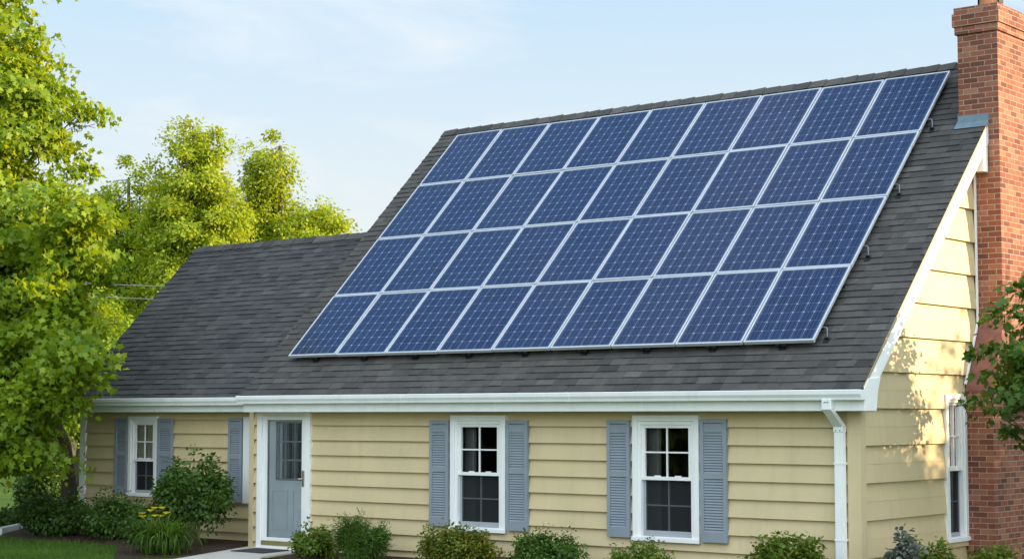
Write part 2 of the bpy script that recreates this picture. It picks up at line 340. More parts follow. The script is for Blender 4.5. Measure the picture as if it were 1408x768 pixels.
bed.face([(-9.4, -0.02, 0.03), (-9.2, -1.25, 0.01), (0.3, -1.25, 0.01), (0.3, -0.02, 0.03)])
bed.face([(0.02, -1.25, 0.012), (1.7, -1.25, 0.012), (1.7, 3.0, 0.012), (0.02, 3.0, 0.012)])
tag(bed.build("mulch_bed", M["mulch"]), kind="structure")
wk = MB(); wk.prism([(-10.95, -0.03), (-10.22, -1.72), (-9.6, -3.2), (-5.0, -9.0), (-3.4, -8.4), (-8.2, -2.6), (-9.3, -1.2), (-9.4, -0.03)], GZ - 0.1, GZ + 0.032, lambda u, v, z: (u, v, z))
tag(wk.build("walkway", M["concrete"], bevel=0.01), kind="structure")

# ------------------------------------------------------------------ the house
TH = R(44.4726); T = math.tan(TH); CT, ST = math.cos(TH), math.sin(TH)
EY, EZ, RY = -0.30, 2.495, 4.6189
RZ = EZ + (RY - EY) * T
XL, XR = -10.79, 0.25
WS = 0.40                                   # the wing's wall stands back
WEY, WEZ, WRY = 0.10, 2.45, 3.06
WRZ = WEZ + (WRY - WEY) * T
WXL = -15.82
house = empty("house", (-5.4, 4.6, 0.0), "pale yellow clapboard house with grey shingle roof and brick chimney, blue solar array on top", "house")

def siding(mb, P, laps, u_min, u_max, openings):
    """laps: (z0, z1, out at z0, out at z1); openings (u0, u1, z0, z1); P(u, z, out)"""
    for (z0, z1, o0, o1) in laps:
        zs = sorted({z0, z1, *[z for o in openings for z in o[2:] if z0 < z < z1]})
        tone = rng.random()
        for a, b in zip(zs[:-1], zs[1:]):
            zm = (a + b) / 2; oa = o0 + (o1 - o0) * (a - z0) / (z1 - z0); ob = o0 + (o1 - o0) * (b - z0) / (z1 - z0)
            cuts = sorted([(o[0], o[1]) for o in openings if o[2] < zm < o[3]])
            segs = []; cur = None
            for c in cuts:
                segs.append((cur, c[0])); cur = c[1]
            segs.append((cur, None))
            for s0, s1 in segs:
                ua0 = u_min(a) if s0 is None else s0; ub0 = u_min(b) if s0 is None else s0
                ua1 = u_max(a) if s1 is None else s1; ub1 = u_max(b) if s1 is None else s1
                if ua1 - ua0 < 1e-4 and ub1 - ub0 < 1e-4: continue
                mb.face([P(ua0, a, oa), P(ua1, a, oa), P(ub1, b, ob), P(ub0, b, ob)], tone)
                if a == z0: mb.face([P(ua0, a, -0.03), P(ua1, a, -0.03), P(ua1, a, oa), P(ua0, a, oa)], tone)
def front(y0): return lambda u, z, o: (u, y0 - o, z)
def gable(u, z, o): return (o, u, z)
# --- openings
W1 = (-6.61, -5.57, 0.47, 2.135); W2 = (-3.36, -2.30, 0.47, 2.135)
WW = (-14.44, -13.66, 0.74, 2.12); WN = (-11.48, -10.83, 0.69, 2.11); GW = (2.40, 3.045, 0.45, 2.42)
DR = (-10.71, -9.51, 0.0, 2.185)
LS = 0.2317; LZ0 = 0.59 - 3 * LS
def laps_flat(z0, z1, step, out=0.036):
    r = []; z = z0
    while z < z1 - 1e-6:
        r.append((z, min(z + step, z1), out, -0.012 + (out + 0.012) * max(0, 1 - (min(z + step, z1) - z) / step))); z += step
    return r
fw = MB()
ins = lambda o, k=0.05: (o[0] + k, o[1] - k, o[2] + k, o[3] - k)
siding(fw, front(0), laps_flat(LZ0, 2.23, LS), lambda z: -10.82, lambda z: -0.13, [ins(W1), ins(W2), (DR[0] + 0.05, DR[1] - 0.05, -1, DR[3] - 0.05)])
fw.build("wall", M["siding"], house, recalc=False)
ww = MB(); siding(ww, front(WS), laps_flat(LZ0 + 0.08, 2.3, LS), lambda z: -15.66, lambda z: -10.7, [ins(WW)])
ww.build("wall", M["siding"], house, recalc=False)
gw = MB(); gl = []; z = 2.22 - 5 * 0.4625
while z < RZ:
    gl.append((z, z + 0.231, 0.042, 0.020)); gl.append((z + 0.231, z + 0.4625, 0.0235, -0.008)); z += 0.4625
def gu0(z): return min(RY, max(0.12, EY + (z - EZ) / T + 0.06))
siding(gw, gable, [l for l in gl if l[0] < RZ - 0.5], gu0, lambda z: 2 * RY - gu0(z), [ins(GW, 0.04)])
gw.build("gable_wall", M["siding"], house, recalc=False)
# the rest of the shell: rear walls, inner gables, floor
sh = MB()
BY = 2 * RY
sh.face([(XL + 0.05, BY, 0), (-0.02, BY, 0), (-0.02, BY, 2.3), (XL + 0.05, BY, 2.3)])
for x in (XL + 0.05,):
    sh.face([(x, 0.03, 0), (x, BY, 0), (x, BY, 2.75), (x, RY, RZ - 0.1), (x, 0.03, 2.75)])
sh.face([(-15.66, WS + 0.02, 0), (-15.66, 5.4, 0), (-15.66, 5.4, 2.5), (-15.66, WRY, WRZ - 0.08), (-15.66, WS + 0.02, 2.6)])
sh.face([(-15.66, 5.4, 0), (-10.74, 5.4, 0), (-10.74, 5.4, 2.5), (-15.66, 5.4, 2.5)])
sh.build("rear_wall", M["trim_cream"], house)
fl = MB(); fl.box(-10.7, -0.05, 0.05, BY - 0.05, 0.05, 0.1); fl.box(-15.6, -10.8, 0.5, 5.3, 0.05, 0.1)
fl.box(-10.7, -0.05, 0.05, BY - 0.05, 2.4, 2.45); fl.box(-15.6, -10.8, 0.5, 5.3, 2.3, 2.35)
for y in (2.6,): fl.box(-10.7, -3.9, y, y + 0.05, 0.1, 2.4)
fl.box(-4.5, -4.45, 0.1, 2.6, 0.1, 2.4); fl.box(-8.6, -8.55, 0.1, 2.6, 0.1, 2.4)
fl.build("interior_floor", M["interior"], house)

# --- roofs, laid tab by tab
def shingle_roof(mb, x0, x1, ey, ez, vmax, exp=0.132, tabw=(0.16, 0.36), seed=1, clip=None):
    rr = random.Random(seed)
    e = Vector((0, CT, ST)); n = Vector((0, -ST, CT))
    def W(x, v, o): q = Vector((x, ey, ez)) + e * v + n * o; return (q.x, q.y, q.z)
    rows = int(math.ceil(vmax / exp))
    for r in range(-1, rows):
        v0 = max(-0.02, r * exp); v1 = min((r + 1) * exp + 0.02, vmax)
        if v1 - v0 < 0.03: continue
        x = x0 - rr.random() * 0.3; rowoff = rr.gauss(0, 0.0025); rowtone = rr.gauss(0, 0.05)
        while x < x1:
            wd = rr.uniform(*tabw); a, b = max(x, x0), min(x + wd, x1); x += wd
            if b - a < 0.01: continue
            lift = rr.choice((0.010, 0.012, 0.018, 0.020)); dv = rowoff + rr.gauss(0, 0.0015)
            tone = min(1, max(0, 0.5 + rowtone + rr.gauss(0, 0.145)))
            p = W(a, v0 + dv, lift); q = W(b, v0 + dv, lift); q2 = W(b, v1, 0.002); p2 = W(a, v1, 0.002)
            mb.face([p, q, q2, p2], tone)
            mb.face([W(a, v0 + dv, -0.004), W(b, v0 + dv, -0.004), q, p], tone * 0.3)  # butt edge toned darker to deepen the shadow line between courses
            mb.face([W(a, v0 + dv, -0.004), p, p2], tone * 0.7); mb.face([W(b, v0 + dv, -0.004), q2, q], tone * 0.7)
    # deck below
    d0, d1 = -0.005, -0.032
    mb.hexa([W(x0, -0.01, d1), W(x1, -0.01, d1), W(x1, vmax, d1), W(x0, vmax, d1), W(x0, -0.01, d0), W(x1, -0.01, d0), W(x1, vmax, d0), W(x0, vmax, d0)], 0.2)
VM = (RY - EY) / CT; WVM = (WRY - WEY) / CT
rf = MB(); shingle_roof(rf, XL, XR, EY - 0.05, EZ - 0.05 * T, VM + 0.05 / CT, seed=3)
rf.hexa([(XL, RY, RZ - 0.03), (XR, RY, RZ - 0.03), (XR, BY + 0.3, EZ - 0.03), (XL, BY + 0.3, EZ - 0.03), (XL, RY, RZ), (XR, RY, RZ), (XR, BY + 0.3, EZ), (XL, BY + 0.3, EZ)], 0.5)
roof_o = rf.build("roof", M["shingle"], house, recalc=False)
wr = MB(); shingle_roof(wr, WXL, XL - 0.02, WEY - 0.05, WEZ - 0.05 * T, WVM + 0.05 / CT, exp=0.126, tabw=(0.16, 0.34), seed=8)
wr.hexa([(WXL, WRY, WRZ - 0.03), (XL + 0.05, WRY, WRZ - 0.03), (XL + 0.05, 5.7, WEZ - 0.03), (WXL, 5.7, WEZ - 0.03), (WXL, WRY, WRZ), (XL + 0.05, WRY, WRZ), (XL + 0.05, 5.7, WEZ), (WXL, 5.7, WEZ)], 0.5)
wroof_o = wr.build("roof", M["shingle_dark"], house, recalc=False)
def ridge_cap(x0, x1, ry, rz, parent, seed, step=0.27):
    mb = MB(); rr = random.Random(seed); x = x0; a_ = 0.150
    while x < x1:
        L = step * rr.uniform(0.95, 1.05) + 0.05; xe = min(x + L, x1); tone = min(1, max(0.05, rr.gauss(0.5, 0.2)))
        h0, h1 = 0.018 + rr.random() * 0.004, 0.028 + rr.random() * 0.009
        for sgn in (-1, 1):
            def Q(xx, d, o): return (xx, ry + sgn * (d * CT + o * ST), rz - d * ST + o * CT) if d else (xx, ry, rz + o * 1.25)
            mb.hexa([Q(x, a_, 0.002), Q(xe, a_, 0.004), Q(xe, 0, 0.004), Q(x, 0, 0.002), Q(x, a_, h0), Q(xe, a_, h1), Q(xe, 0, h1), Q(x, 0, h0)], tone)
        x += L - 0.05
    return mb.build("ridge_cap", M["shingle"], parent, recalc=False)
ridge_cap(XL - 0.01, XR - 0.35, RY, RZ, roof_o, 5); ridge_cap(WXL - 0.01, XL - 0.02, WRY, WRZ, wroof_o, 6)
# --- fascia, soffit, gutters
fa = MB(); fa.box(XL + 0.02, 0.24, EY - 0.01, EY + 0.02, 2.185, 2.43); fa.build("fascia", M["white_gutter"], house, bevel=0.004)
fa = MB(); fa.box(-15.76, XL + 0.015, WEY - 0.01, WEY + 0.02, 2.19, 2.395); fa.build("fascia", M["white_gutter"], house, bevel=0.004)
sf = MB(); sf.box(XL + 0.02, 0.24, EY + 0.02, 0.03, 2.195, 2.215); sf.build("soffit", M["trim_cream"], house)
sf = MB(); sf.box(-15.76, XL + 0.01, WEY + 0.02, WS + 0.03, 2.2, 2.22); sf.build("soffit", M["trim_cream"], house)
prof = [(0, 0), (0.0, 0.125), (0.012, 0.125), (0.012, 0.012), (0.078, 0.012), (0.084, 0.04), (0.104, 0.075), (0.108, 0.105), (0.098, 0.115), (0.112, 0.127), (0.122, 0.120), (0.118, 0.07), (0.098, 0.034), (0.090, 0.0)]
def gutter(x0, x1, y, z, parent):
    mb = MB(); Pm = lambda u, v, x: (x, y - u, z + v)
    mb.prism(prof, x0, x1, Pm)
    for xa in (x0, x1):
        d = 0.006 if xa == x1 else -0.006
        mb.prism([(0, 0), (0, 0.125), (0.122, 0.125), (0.118, 0.07), (0.098, 0.034), (0.09, 0)], xa, xa + d, Pm)
    return mb.build("gutter", M["white_gutter"], parent)
for x in (-7.3, -4.2, -1.4):                                        # sleeves where two lengths of gutter meet
    sl_ = MB(); sl_.prism([(0.0895, -0.003), (0.097, 0.0335), (0.1175, 0.07), (0.1205, 0.117), (0.1245, 0.120), (0.1225, 0.07), (0.1015, 0.032), (0.093, -0.003)], x, x + 0.05, lambda u, v, xx: (xx, EY - 0.012 - u, 2.318 + v)); sl_.build("gutter_sleeve", M["white_gutter"], house)
gutter(XL - 0.02, 0.262, EY - 0.012, 2.318, house); gutter(-15.86, XL - 0.03, WEY - 0.012, 2.30, house)
# --- rake board with its eave return, drip edge, gable trim
def Rk(u, d, x): return (x, EY + u * CT + d * ST, EZ + u * ST - d * CT)   # along the slope, below it
rk = MB(); L_end = (3.52 - EY) / CT
rk.prism([(-0.02, 0.03), (L_end - 0.03 / CT * ST * 0, 0.03), (L_end - 0.19 * ST / CT, 0.22), (0.24, 0.22)], 0.205, 0.245, Rk)
rk.prism([(0.02, 0.222), (L_end - 0.21 * ST / CT, 0.222), (L_end - 0.21 * ST / CT, 0.24), (0.02, 0.24)], 0.028, 0.238, Rk)
rk.box(0.10, 0.2445, 3.33, 3.47, EZ + (3.4 - EY) * T - 0.62, EZ + (3.4 - EY) * T - 0.27)
rk.build("rake_board", M["white_trim"], house, bevel=0.004)
er = MB(); er.prism([(EY - 0.012, 2.185), (EY - 0.012, 2.47), (EY + 0.10, 2.58), (0.12, 2.60), (0.04, 2.42), (0.0, 2.185)], 0.17, 0.262, lambda u, v, x: (x, u, v)); er.build("eave_return", M["white_trim"], house, bevel=0.004)
de = MB(); de.prism([(-0.04, -0.005), (L_end, -0.005), (L_end, 0.028), (-0.04, 0.028)], 0.247, 0.256, Rk); de.build("drip_edge", M["drip_edge"], house)
gt = MB()
gt.box(0.03, 0.055, 3.455, 3.495, 3.42, 6.2)
gt.hexa([(0.03, 3.02, 2.56), (0.055, 3.02, 2.56), (0.055, 3.06, 2.55), (0.03, 3.06, 2.55), (0.03, 3.455, 3.42), (0.055, 3.455, 3.42), (0.055, 3.495, 3.42), (0.03, 3.495, 3.42)])
gt.build("gable_trim", M["white_trim"], house, bevel=0.003)
# --- corner trims
ct = MB(); ct.box(-0.135, 0.042, -0.034, 0.0, -0.0, 2.192); ct.box(0.0, 0.042, 0.0, 0.125, -0.0, 2.19); ct.build("corner_trim", M["trim_cream"], house, bevel=0.004)
ct = MB(); ct.box(-10.925, -10.82, -0.03, 0.0, 0.0, 2.19); ct.box(-10.925, -10.895, 0.0, WS + 0.01, 0.0, 2.19); ct.build("corner_trim", M["trim_cream"], house, bevel=0.004)
ct = MB(); ct.box(-15.82, -15.66, WS - 0.034, WS + 0.1, 0.0, 2.195); ct.build("corner_trim", M["white_trim"], house, bevel=0.004)

# --- windows: casing, two sashes, muntins, panes, a screen below, curtain behind
def window(P, o, room, mid, cas=0.13, lam=0.095, bottom=0.075, lower_grid=True, curtain='left', upper_grid=True, sill=True):
    u0, u1, z0, z1 = o
    wn_ = MB(); B = lambda mb, a, b, c, d, e, f: mb.box(a, b, e, f, c, d, P=lambda u, o_, z: P(u, z, o_))
    # stepped casing
    B(wn_, u0, u0 + cas * 0.62, z0, z1, -0.03, 0.055); B(wn_, u1 - cas * 0.62, u1, z0, z1, -0.03, 0.055)
    B(wn_, u0 + cas * 0.62, u1 - cas * 0.62, z1 - cas * 0.62, z1, -0.03, 0.0548); B(wn_, u0 + cas * 0.62, u1 - cas * 0.62, z0, z0 + cas * 0.42, -0.03, 0.0548)
    i0, i1, j0, j1 = u0 + cas * 0.62, u1 - cas * 0.62, z0 + cas * 0.42, z1 - cas * 0.62
    k = cas * 0.38
    B(wn_, i0, i0 + k, j0, j1, -0.08, 0.035); B(wn_, i1 - k, i1, j0, j1, -0.08, 0.035); B(wn_, i0 + k, i1 - k, j1 - k, j1, -0.08, 0.0345)
    if sill: B(wn_, u0 - 0.01, u1 + 0.01, z0 - 0.012, z0 + 0.045, 0.056, 0.075)
    win = wn_.build("window", M["white_trim"], house, bevel=0.004)
    a0, a1, b0, b1 = i0 + k, i1 - k, j0, j1 - k
    s_ = lam * 0.55
    up = MB(); B(up, a0, a0 + s_, mid, b1, -0.03, 0.015); B(up, a1 - s_, a1, mid, b1, -0.03, 0.015); B(up, a0 + s_, a1 - s_, b1 - s_ * 0.8, b1, -0.03, 0.0145); B(up, a0, a1, mid - 0.035, mid + 0.012, -0.04, 0.022)
    up.build("sash", M["white_trim"], win, bevel=0.003)
    lo = MB(); B(lo, a0, a0 + s_ * 0.8, b0, mid - 0.035, -0.06, -0.02); B(lo, a1 - s_ * 0.8, a1, b0, mid - 0.035, -0.06, -0.02); B(lo, a0 + s_ * 0.8, a1 - s_ * 0.8, b0, b0 + bottom, -0.06, -0.0205); 
    lo.build("sash", M["screen_frame"], win, bevel=0.003)
    g0, g1 = a0 + s_, a1 - s_; gm = (g0 + g1) / 2; zt = b1 - s_ * 0.8; um_ = (mid + 0.012 + zt) / 2
    if upper_grid:
        mu = MB(); B(mu, gm - 0.010, gm + 0.010, mid + 0.012, zt, -0.016, 0.004); B(mu, g0, gm - 0.010, um_ - 0.010, um_ + 0.010, -0.016, 0.004); B(mu, gm + 0.010, g1, um_ - 0.010, um_ + 0.010, -0.016, 0.004)
        mu.build("muntin", M["white_trim"], win)
    h0, h1 = a0 + s_ * 0.8, a1 - s_ * 0.8; lm = (b0 + bottom + mid - 0.035) / 2
    if lower_grid:
        mu = MB(); B(mu, gm - 0.009, gm + 0.009, b0 + bottom, mid - 0.035, -0.050, -0.032); B(mu, h0, gm - 0.009, lm - 0.009, lm + 0.009, -0.050, -0.032); B(mu, gm + 0.009, h1, lm - 0.009, lm + 0.009, -0.050, -0.032)
        mu.build("muntin", M["muntin_grey"], win)
    pn = MB(); pn.face([P(g0, mid + 0.012, -0.018), P(g1, mid + 0.012, -0.018), P(g1, zt, -0.018), P(g0, zt, -0.018)]); pn.build("pane", M["glass"], win)
    pn = MB(); pn.face([P(h0, b0 + bottom, -0.053), P(h1, b0 + bottom, -0.053), P(h1, mid - 0.035, -0.053), P(h0, mid - 0.035, -0.053)]); pn.build("pane", M["glass"], win)
    sc = MB(); sc.face([P(h0, b0 + bottom, -0.026), P(h1, b0 + bottom, -0.026), P(h1, mid - 0.035, -0.026), P(h0, mid - 0.035, -0.026)]); sc.build("insect_screen", M["insect_screen"], win)
    for f in (0.28, 0.75):
        lk = MB(); x = g0 + (g1 - g0) * f; B(lk, x - 0.045, x + 0.045, mid + 0.0125, mid + 0.028, -0.015, 0.012)
        lk.build("sash_lock", M["white_trim"], win, bevel=0.003)
    if curtain == 'left':
        cu = MB(); n = 14; wd = (u1 - u0) * 0.20
        for i in range(n):
            ua, ub = u0 + 0.1 + wd * i / n, u0 + 0.1 + wd * (i + 1) / n; da = 0.16 + 0.025 * math.sin(i * 1.9); db = 0.16 + 0.025 * math.sin((i + 1) * 1.9)
            cu.face([P(ua, z0 + 0.02, -da), P(ub, z0 + 0.02, -db), P(ub, z1 - 0.03, -db), P(ua, z1 - 0.03, -da)])
        cu.build("curtain", M["curtain"], win, recalc=False)
    elif curtain == 'blind':
        cu = MB(); z = mid - 0.02
        while z < z1 - 0.06:
            cu.face([P(a0, z, -0.075), P(a1, z, -0.075), P(a1, z + 0.047, -0.060), P(a0, z + 0.047, -0.060)]); z += 0.05
        cu.build("blind", M["blind"], win, recalc=False)
        cu = MB(); cu.face([P(a0, z0, -0.3), P(a1, z0, -0.3), P(a1, mid, -0.3), P(a0, mid, -0.3)]); cu.build("curtain", M["curtain"], win)
    return win
window(front(0), W1, None, 1.30); window(front(0), W2, None, 1.305)
window(front(WS), WW, None, 1.37, cas=0.115, lam=0.085, bottom=0.05, curtain='blind')
window(gable, GW, None, 1.42, cas=0.12, lam=0.07, bottom=0.06, curtain=None)
nw = MB(); nw.box(WN[0], -10.928, WS - 0.055, WS + 0.03, WN[2], WN[3]); nw.build("window_casing", M["white_trim"], house, bevel=0.004)
# --- shutters
def shutter(y0, u0, u1, z0, z1):
    mb = MB(); st = 0.052; F, Bk = y0 - 0.072, y0 - 0.024
    def b(a, c, d, e, f=F, k=Bk): mb.box(a, c, f, k, d, e)
    b(u0, u0 + st, z0, z1); b(u1 - st, u1, z0, z1)
    H = z1 - z0; mid = z0 + H * 0.535
    i0, i1 = u0 + st, u1 - st; f2 = F + 0.002
    b(i0, i1, z0, z0 + 0.13, f2); b(i0, i1, mid - 0.035, mid + 0.035, f2); b(i0, i1, z1 - 0.05, z1, f2)
    b(i0, i1, z1 - 0.075 - 0.10, z1 - 0.062, f2 + 0.006); b(i0, i1, z1 - 0.215, z1 - 0.185, f2 + 0.003)
    mb.box(i0, i1, y0 - 0.034, y0 - 0.026, z0 + 0.1, z1 - 0.04)
    for za, zb in ((z0 + 0.13, mid - 0.035), (mid + 0.035, z1 - 0.215)):
        n = int(round((zb - za) / 0.036)); d = (zb - za) / n
        for i in range(n):
            z = za + i * d
            mb.hexa([(i0, f2 + 0.006, z + 0.002), (i1, f2 + 0.006, z + 0.002), (i1, f2 + 0.012, z - 0.002), (i0, f2 + 0.012, z - 0.002),
                     (i0, f2 + 0.026, z + d * 0.95), (i1, f2 + 0.026, z + d * 0.95), (i1, f2 + 0.034, z + d * 0.9), (i0, f2 + 0.034, z + d * 0.9)])
    return mb.build("shutter", M["shutter_paint"], house)
for a in ((0, -7.0, -6.635, 0.515, 2.06), (0, -5.54, -5.155, 0.505, 2.065), (0, -3.77, -3.40, 0.495, 2.07), (0, -2.265, -1.865, 0.485, 2.085),
          (WS, -14.79, -14.455, 0.76, 2.08), (WS, -13.64, -13.25, 0.76, 2.08), (WS, -11.83, -11.495, 0.70, 2.09)): shutter(*a)
# --- storm door with the entry door behind it
u0, u1, z0, z1 = DR
dm = MB(); F0 = 0.062
def D(mb, a, b, c, d, e, f): mb.box(a, b, -f, -e, c, d)
D(dm, u0, u0 + 0.10, 0.035, z1, -0.03, F0); D(dm, u1 - 0.10, u1, 0.035, z1, -0.03, F0); D(dm, u0 + 0.10, u1 - 0.10, 2.13, z1, -0.03, F0 - 0.001)
D(dm, u0 + 0.10, u1 - 0.10, 0.035, 0.075, -0.03, 0.03); D(dm, u0 - 0.02, u1 + 0.02, 0.0, 0.034, -0.03, 0.10)
dfr = dm.build("door_frame", M["white_trim"], house, bevel=0.004)
sd = MB(); a, b = u0 + 0.105, u1 - 0.105
D(sd, a, a + 0.095, 0.145, 2.125, -0.005, 0.035); D(sd, b - 0.095, b, 0.145, 2.125, -0.005, 0.035); D(sd, a + 0.095, b - 0.095, 2.06, 2.125, -0.005, 0.034); D(sd, a + 0.095, b - 0.095, 0.145, 0.20, -0.005, 0.034)
sdo = sd.build("storm_door", M["white_trim"], house, bevel=0.004)
kp = MB(); D(kp, a + 0.0, b, 0.076, 0.143, -0.005, 0.05); kp.build("kick_plate", M["sill_olive"], sdo, bevel=0.006)
gp = MB(); gp.face([(a + 0.095, -0.015, 0.20), (b - 0.095, -0.015, 0.20), (b - 0.095, -0.015, 2.06), (a + 0.095, -0.015, 2.06)]); gp.build("glass_pane", M["storm_glass"], sdo)
hd = MB(); hx = b - 0.05; D(hd, hx - 0.022, hx + 0.022, 1.02, 1.27, 0.036, 0.052); hd.build("handle", M["nickel"], sdo, bevel=0.005)
hd = MB(); hd.tube([(hx, -0.05, 1.14), (hx, -0.10, 1.14), (hx - 0.03, -0.112, 1.14), (hx - 0.15, -0.10, 1.138)], [0.011, 0.011, 0.011, 0.009]); hd.build("lever", M["nickel"], sdo, smooth=True)
ed = MB(); y1 = 0.035; zl = 1.13; e0, e1 = a - 0.05, b + 0.05
l0, l1, lt = a + 0.27, b - 0.11, 2.01
def E_(mb, x0, x1, za, zb, ya, yb): mb.box(x0, x1, ya, yb, za, zb)
E_(ed, e0, l0, zl, 2.15, y1, y1 + 0.045); E_(ed, l1, e1, zl, 2.15, y1, y1 + 0.045); E_(ed, l0, l1, lt, 2.15, y1, y1 + 0.045); E_(ed, e0, e1, 0.06, zl, y1, y1 + 0.045)
for pa, pb in ((l0 - 0.10, (l0 + l1) / 2 - 0.06), ((l0 + l1) / 2 + 0.06, l1 + 0.02)):
    for za, zb in ((0.32, 0.95),):
        for q in ((pa, pb, za, za + 0.02), (pa, pb, zb - 0.02, zb), (pa, pa + 0.02, za + 0.02, zb - 0.02), (pb - 0.02, pb, za + 0.02, zb - 0.02)):
            E_(ed, q[0], q[1], q[2], q[3], y1 - 0.014, y1)
edo = ed.build("entry_door", M["door_paint"], house, bevel=0.003)
mu = MB(); gx = [l0 + (l1 - l0) * i / 3 for i in (1, 2)]; gz = [zl + (lt - zl) * i / 3 for i in (1, 2)]
for x in gx: E_(mu, x - 0.012, x + 0.012, zl, lt, y1 - 0.008, y1 + 0.02)
for z in gz:
    for xa, xb in ((l0, gx[0] - 0.012), (gx[0] + 0.012, gx[1] - 0.012), (gx[1] + 0.012, l1)): E_(mu, xa, xb, z - 0.012, z + 0.012, y1 - 0.008, y1 + 0.02)
for q in ((l0 - 0.025, l1 + 0.025, zl - 0.025, zl), (l0 - 0.025, l1 + 0.025, lt, lt + 0.025), (l0 - 0.025, l0, zl, lt), (l1, l1 + 0.025, zl, lt)): E_(mu, *q, y1 - 0.010, y1 + 0.0)
mu.build("muntin", M["shutter_paint"], edo)
pn = MB(); pn.face([(l0, y1 + 0.022, zl), (l1, y1 + 0.022, zl), (l1, y1 + 0.022, lt), (l0, y1 + 0.022, lt)]); pn.build("pane", M["glass"], edo)
# --- downspout
dx, dy = -0.20, -0.095
ds = MB()
def rect_sweep(mb, pts, wx, wy):
    for (p, q) in zip(pts[:-1], pts[1:]):
        mb.hexa([(p[0] - wx, p[1] - wy, p[2]), (p[0] + wx, p[1] - wy, p[2]), (p[0] + wx, p[1] + wy, p[2]), (p[0] - wx, p[1] + wy, p[2]),
                 (q[0] - wx, q[1] - wy, q[2]), (q[0] + wx, q[1] - wy, q[2]), (q[0] + wx, q[1] + wy, q[2]), (q[0] - wx, q[1] + wy, q[2])])
rect_sweep(ds, [(dx, dy, 0.06), (dx, dy, 1.94)], 0.058, 0.042)
for k in (-0.03, 0.0, 0.03):                                       # pressed ribs
    ds.box(dx + k - 0.006, dx + k + 0.006, dy - 0.044, dy - 0.0405, 0.06, 1.93)
dso = ds.build("downspout", M["white_gutter"], house, bevel=0.006)
el = MB(); rect_sweep(el, [(dx, dy, 1.925), (dx, dy, 1.99), (dx - 0.01, -0.36, 2.20), (dx - 0.01, -0.36, 2.335)], 0.066, 0.052); el.build("elbow", M["white_gutter"], dso, bevel=0.006)
for z in (1.54, 0.6):
    sp = MB(); sp.box(dx - 0.067, dx + 0.067, dy - 0.048, dy - 0.0445, z - 0.012, z + 0.012); sp.box(dx - 0.067, dx - 0.0615, dy - 0.0444, -0.02, z - 0.012, z + 0.012); sp.box(dx + 0.0615, dx + 0.067, dy - 0.0444, -0.02, z - 0.012, z + 0.012)
    sp.build("strap", M["white_gutter"], dso)
for a_, b_, r_ in [((dx - 0.01 + k, -0.411, 2.29), (dx - 0.01 + k, -0.417, 2.29), 0.0075) for k in (-0.024, 0.0, 0.024)] + [((dx + k, dy - 0.05, 1.945), (dx + k, dy - 0.0575, 1.945), 0.007) for k in (-0.03, 0.03)]:
    rv = MB(); rv.tube([a_, b_], r_); rv.build("rivet", M["black_metal"], dso)
# --- chimney
cx0, cx1, cyf, cyb = -0.19, 0.405, 3.50, 4.44
cm = MB()
def slab(a, b, c, d, z0, z1): cm.box(a, b, c, d, z0, z1)
slab(cx0, cx1, cyf, cyb, 3.35, 7.50)
slab(cx0 - 0.03, cx1 + 0.028, cyf - 0.03, cyb + 0.03, 7.5, 7.61)
slab(cx0 - 0.055, cx1 + 0.05, cyf - 0.055, cyb + 0.055, 7.612, 7.80)
slab(cx0 - 0.035, cx1 + 0.03, cyf - 0.035, cyb + 0.035, 7.802, 7.885)
slab(0.03, cx1 + 0.02, 3.05, 4.9, 0.0, 2.46)
cho = cm.build("chimney", M["brick"], house, bevel=0.004)
sd_ = MB(); sd_.hexa([(0.03, 3.05, 2.462), (cx1 + 0.018, 3.05, 2.462), (cx1 + 0.018, 4.9, 2.462), (0.03, 4.9, 2.462), (0.03, cyf - 0.002, 3.40), (cx1 + 0.003, cyf - 0.002, 3.40), (cx1 + 0.003, cyb + 0.002, 3.40), (0.03, cyb + 0.002, 3.40)])
sd_.build("chimney_shoulder", M["brick_plain"], cho)
fp = MB(); fp.tube([((cx0 + cx1) / 2, 3.97, 7.886), ((cx0 + cx1) / 2, 3.97, 8.16)], 0.15, 20); fp.build("flue", M["clay"], cho, bevel=0.01)
fc = MB(); fc.prism([(-0.17, 0.0), (0.17, 0.0), (0.23, 0.03), (0.0, 0.12), (-0.23, 0.03)], 3.75, 4.19, lambda u, v, y: (0.107 + u, y, 8.2 + v)); 
for x in (-0.05, 0.26): fc.box(x, x + 0.012, 3.9, 4.05, 7.99, 8.2)
fc.build("flue_cap", M["black_metal"], cho)
fs = MB()
def Rf(x, u, o): return (x, EY + u * CT - o * ST, EZ + u * ST + o * CT)
uf = (cyf - EY) / CT
fs.hexa([Rf(cx0 - 0.03, uf - 0.13, 0.016), Rf(0.262, uf - 0.13, 0.016), Rf(0.262, uf + 0.05, 0.016), Rf(cx0 - 0.03, uf + 0.05, 0.016), Rf(cx0 - 0.03, uf - 0.13, 0.021), Rf(0.262, uf - 0.13, 0.021), Rf(0.262, uf + 0.05, 0.021), Rf(cx0 - 0.03, uf + 0.05, 0.021)])
zf = EZ + uf * ST
fs.box(cx0 - 0.012, 0.258, cyf - 0.012, cyf - 0.003, zf - 0.02, zf + 0.12)
for i in range(9):
    ya = cyf + i * 0.1; za = EZ + (ya - EY) * T; fs.box(cx0 - 0.013, cx0 - 0.004, ya, ya + 0.0995, za - 0.05, za + 0.16)
fs.build("flashing", M["flashing"], cho)

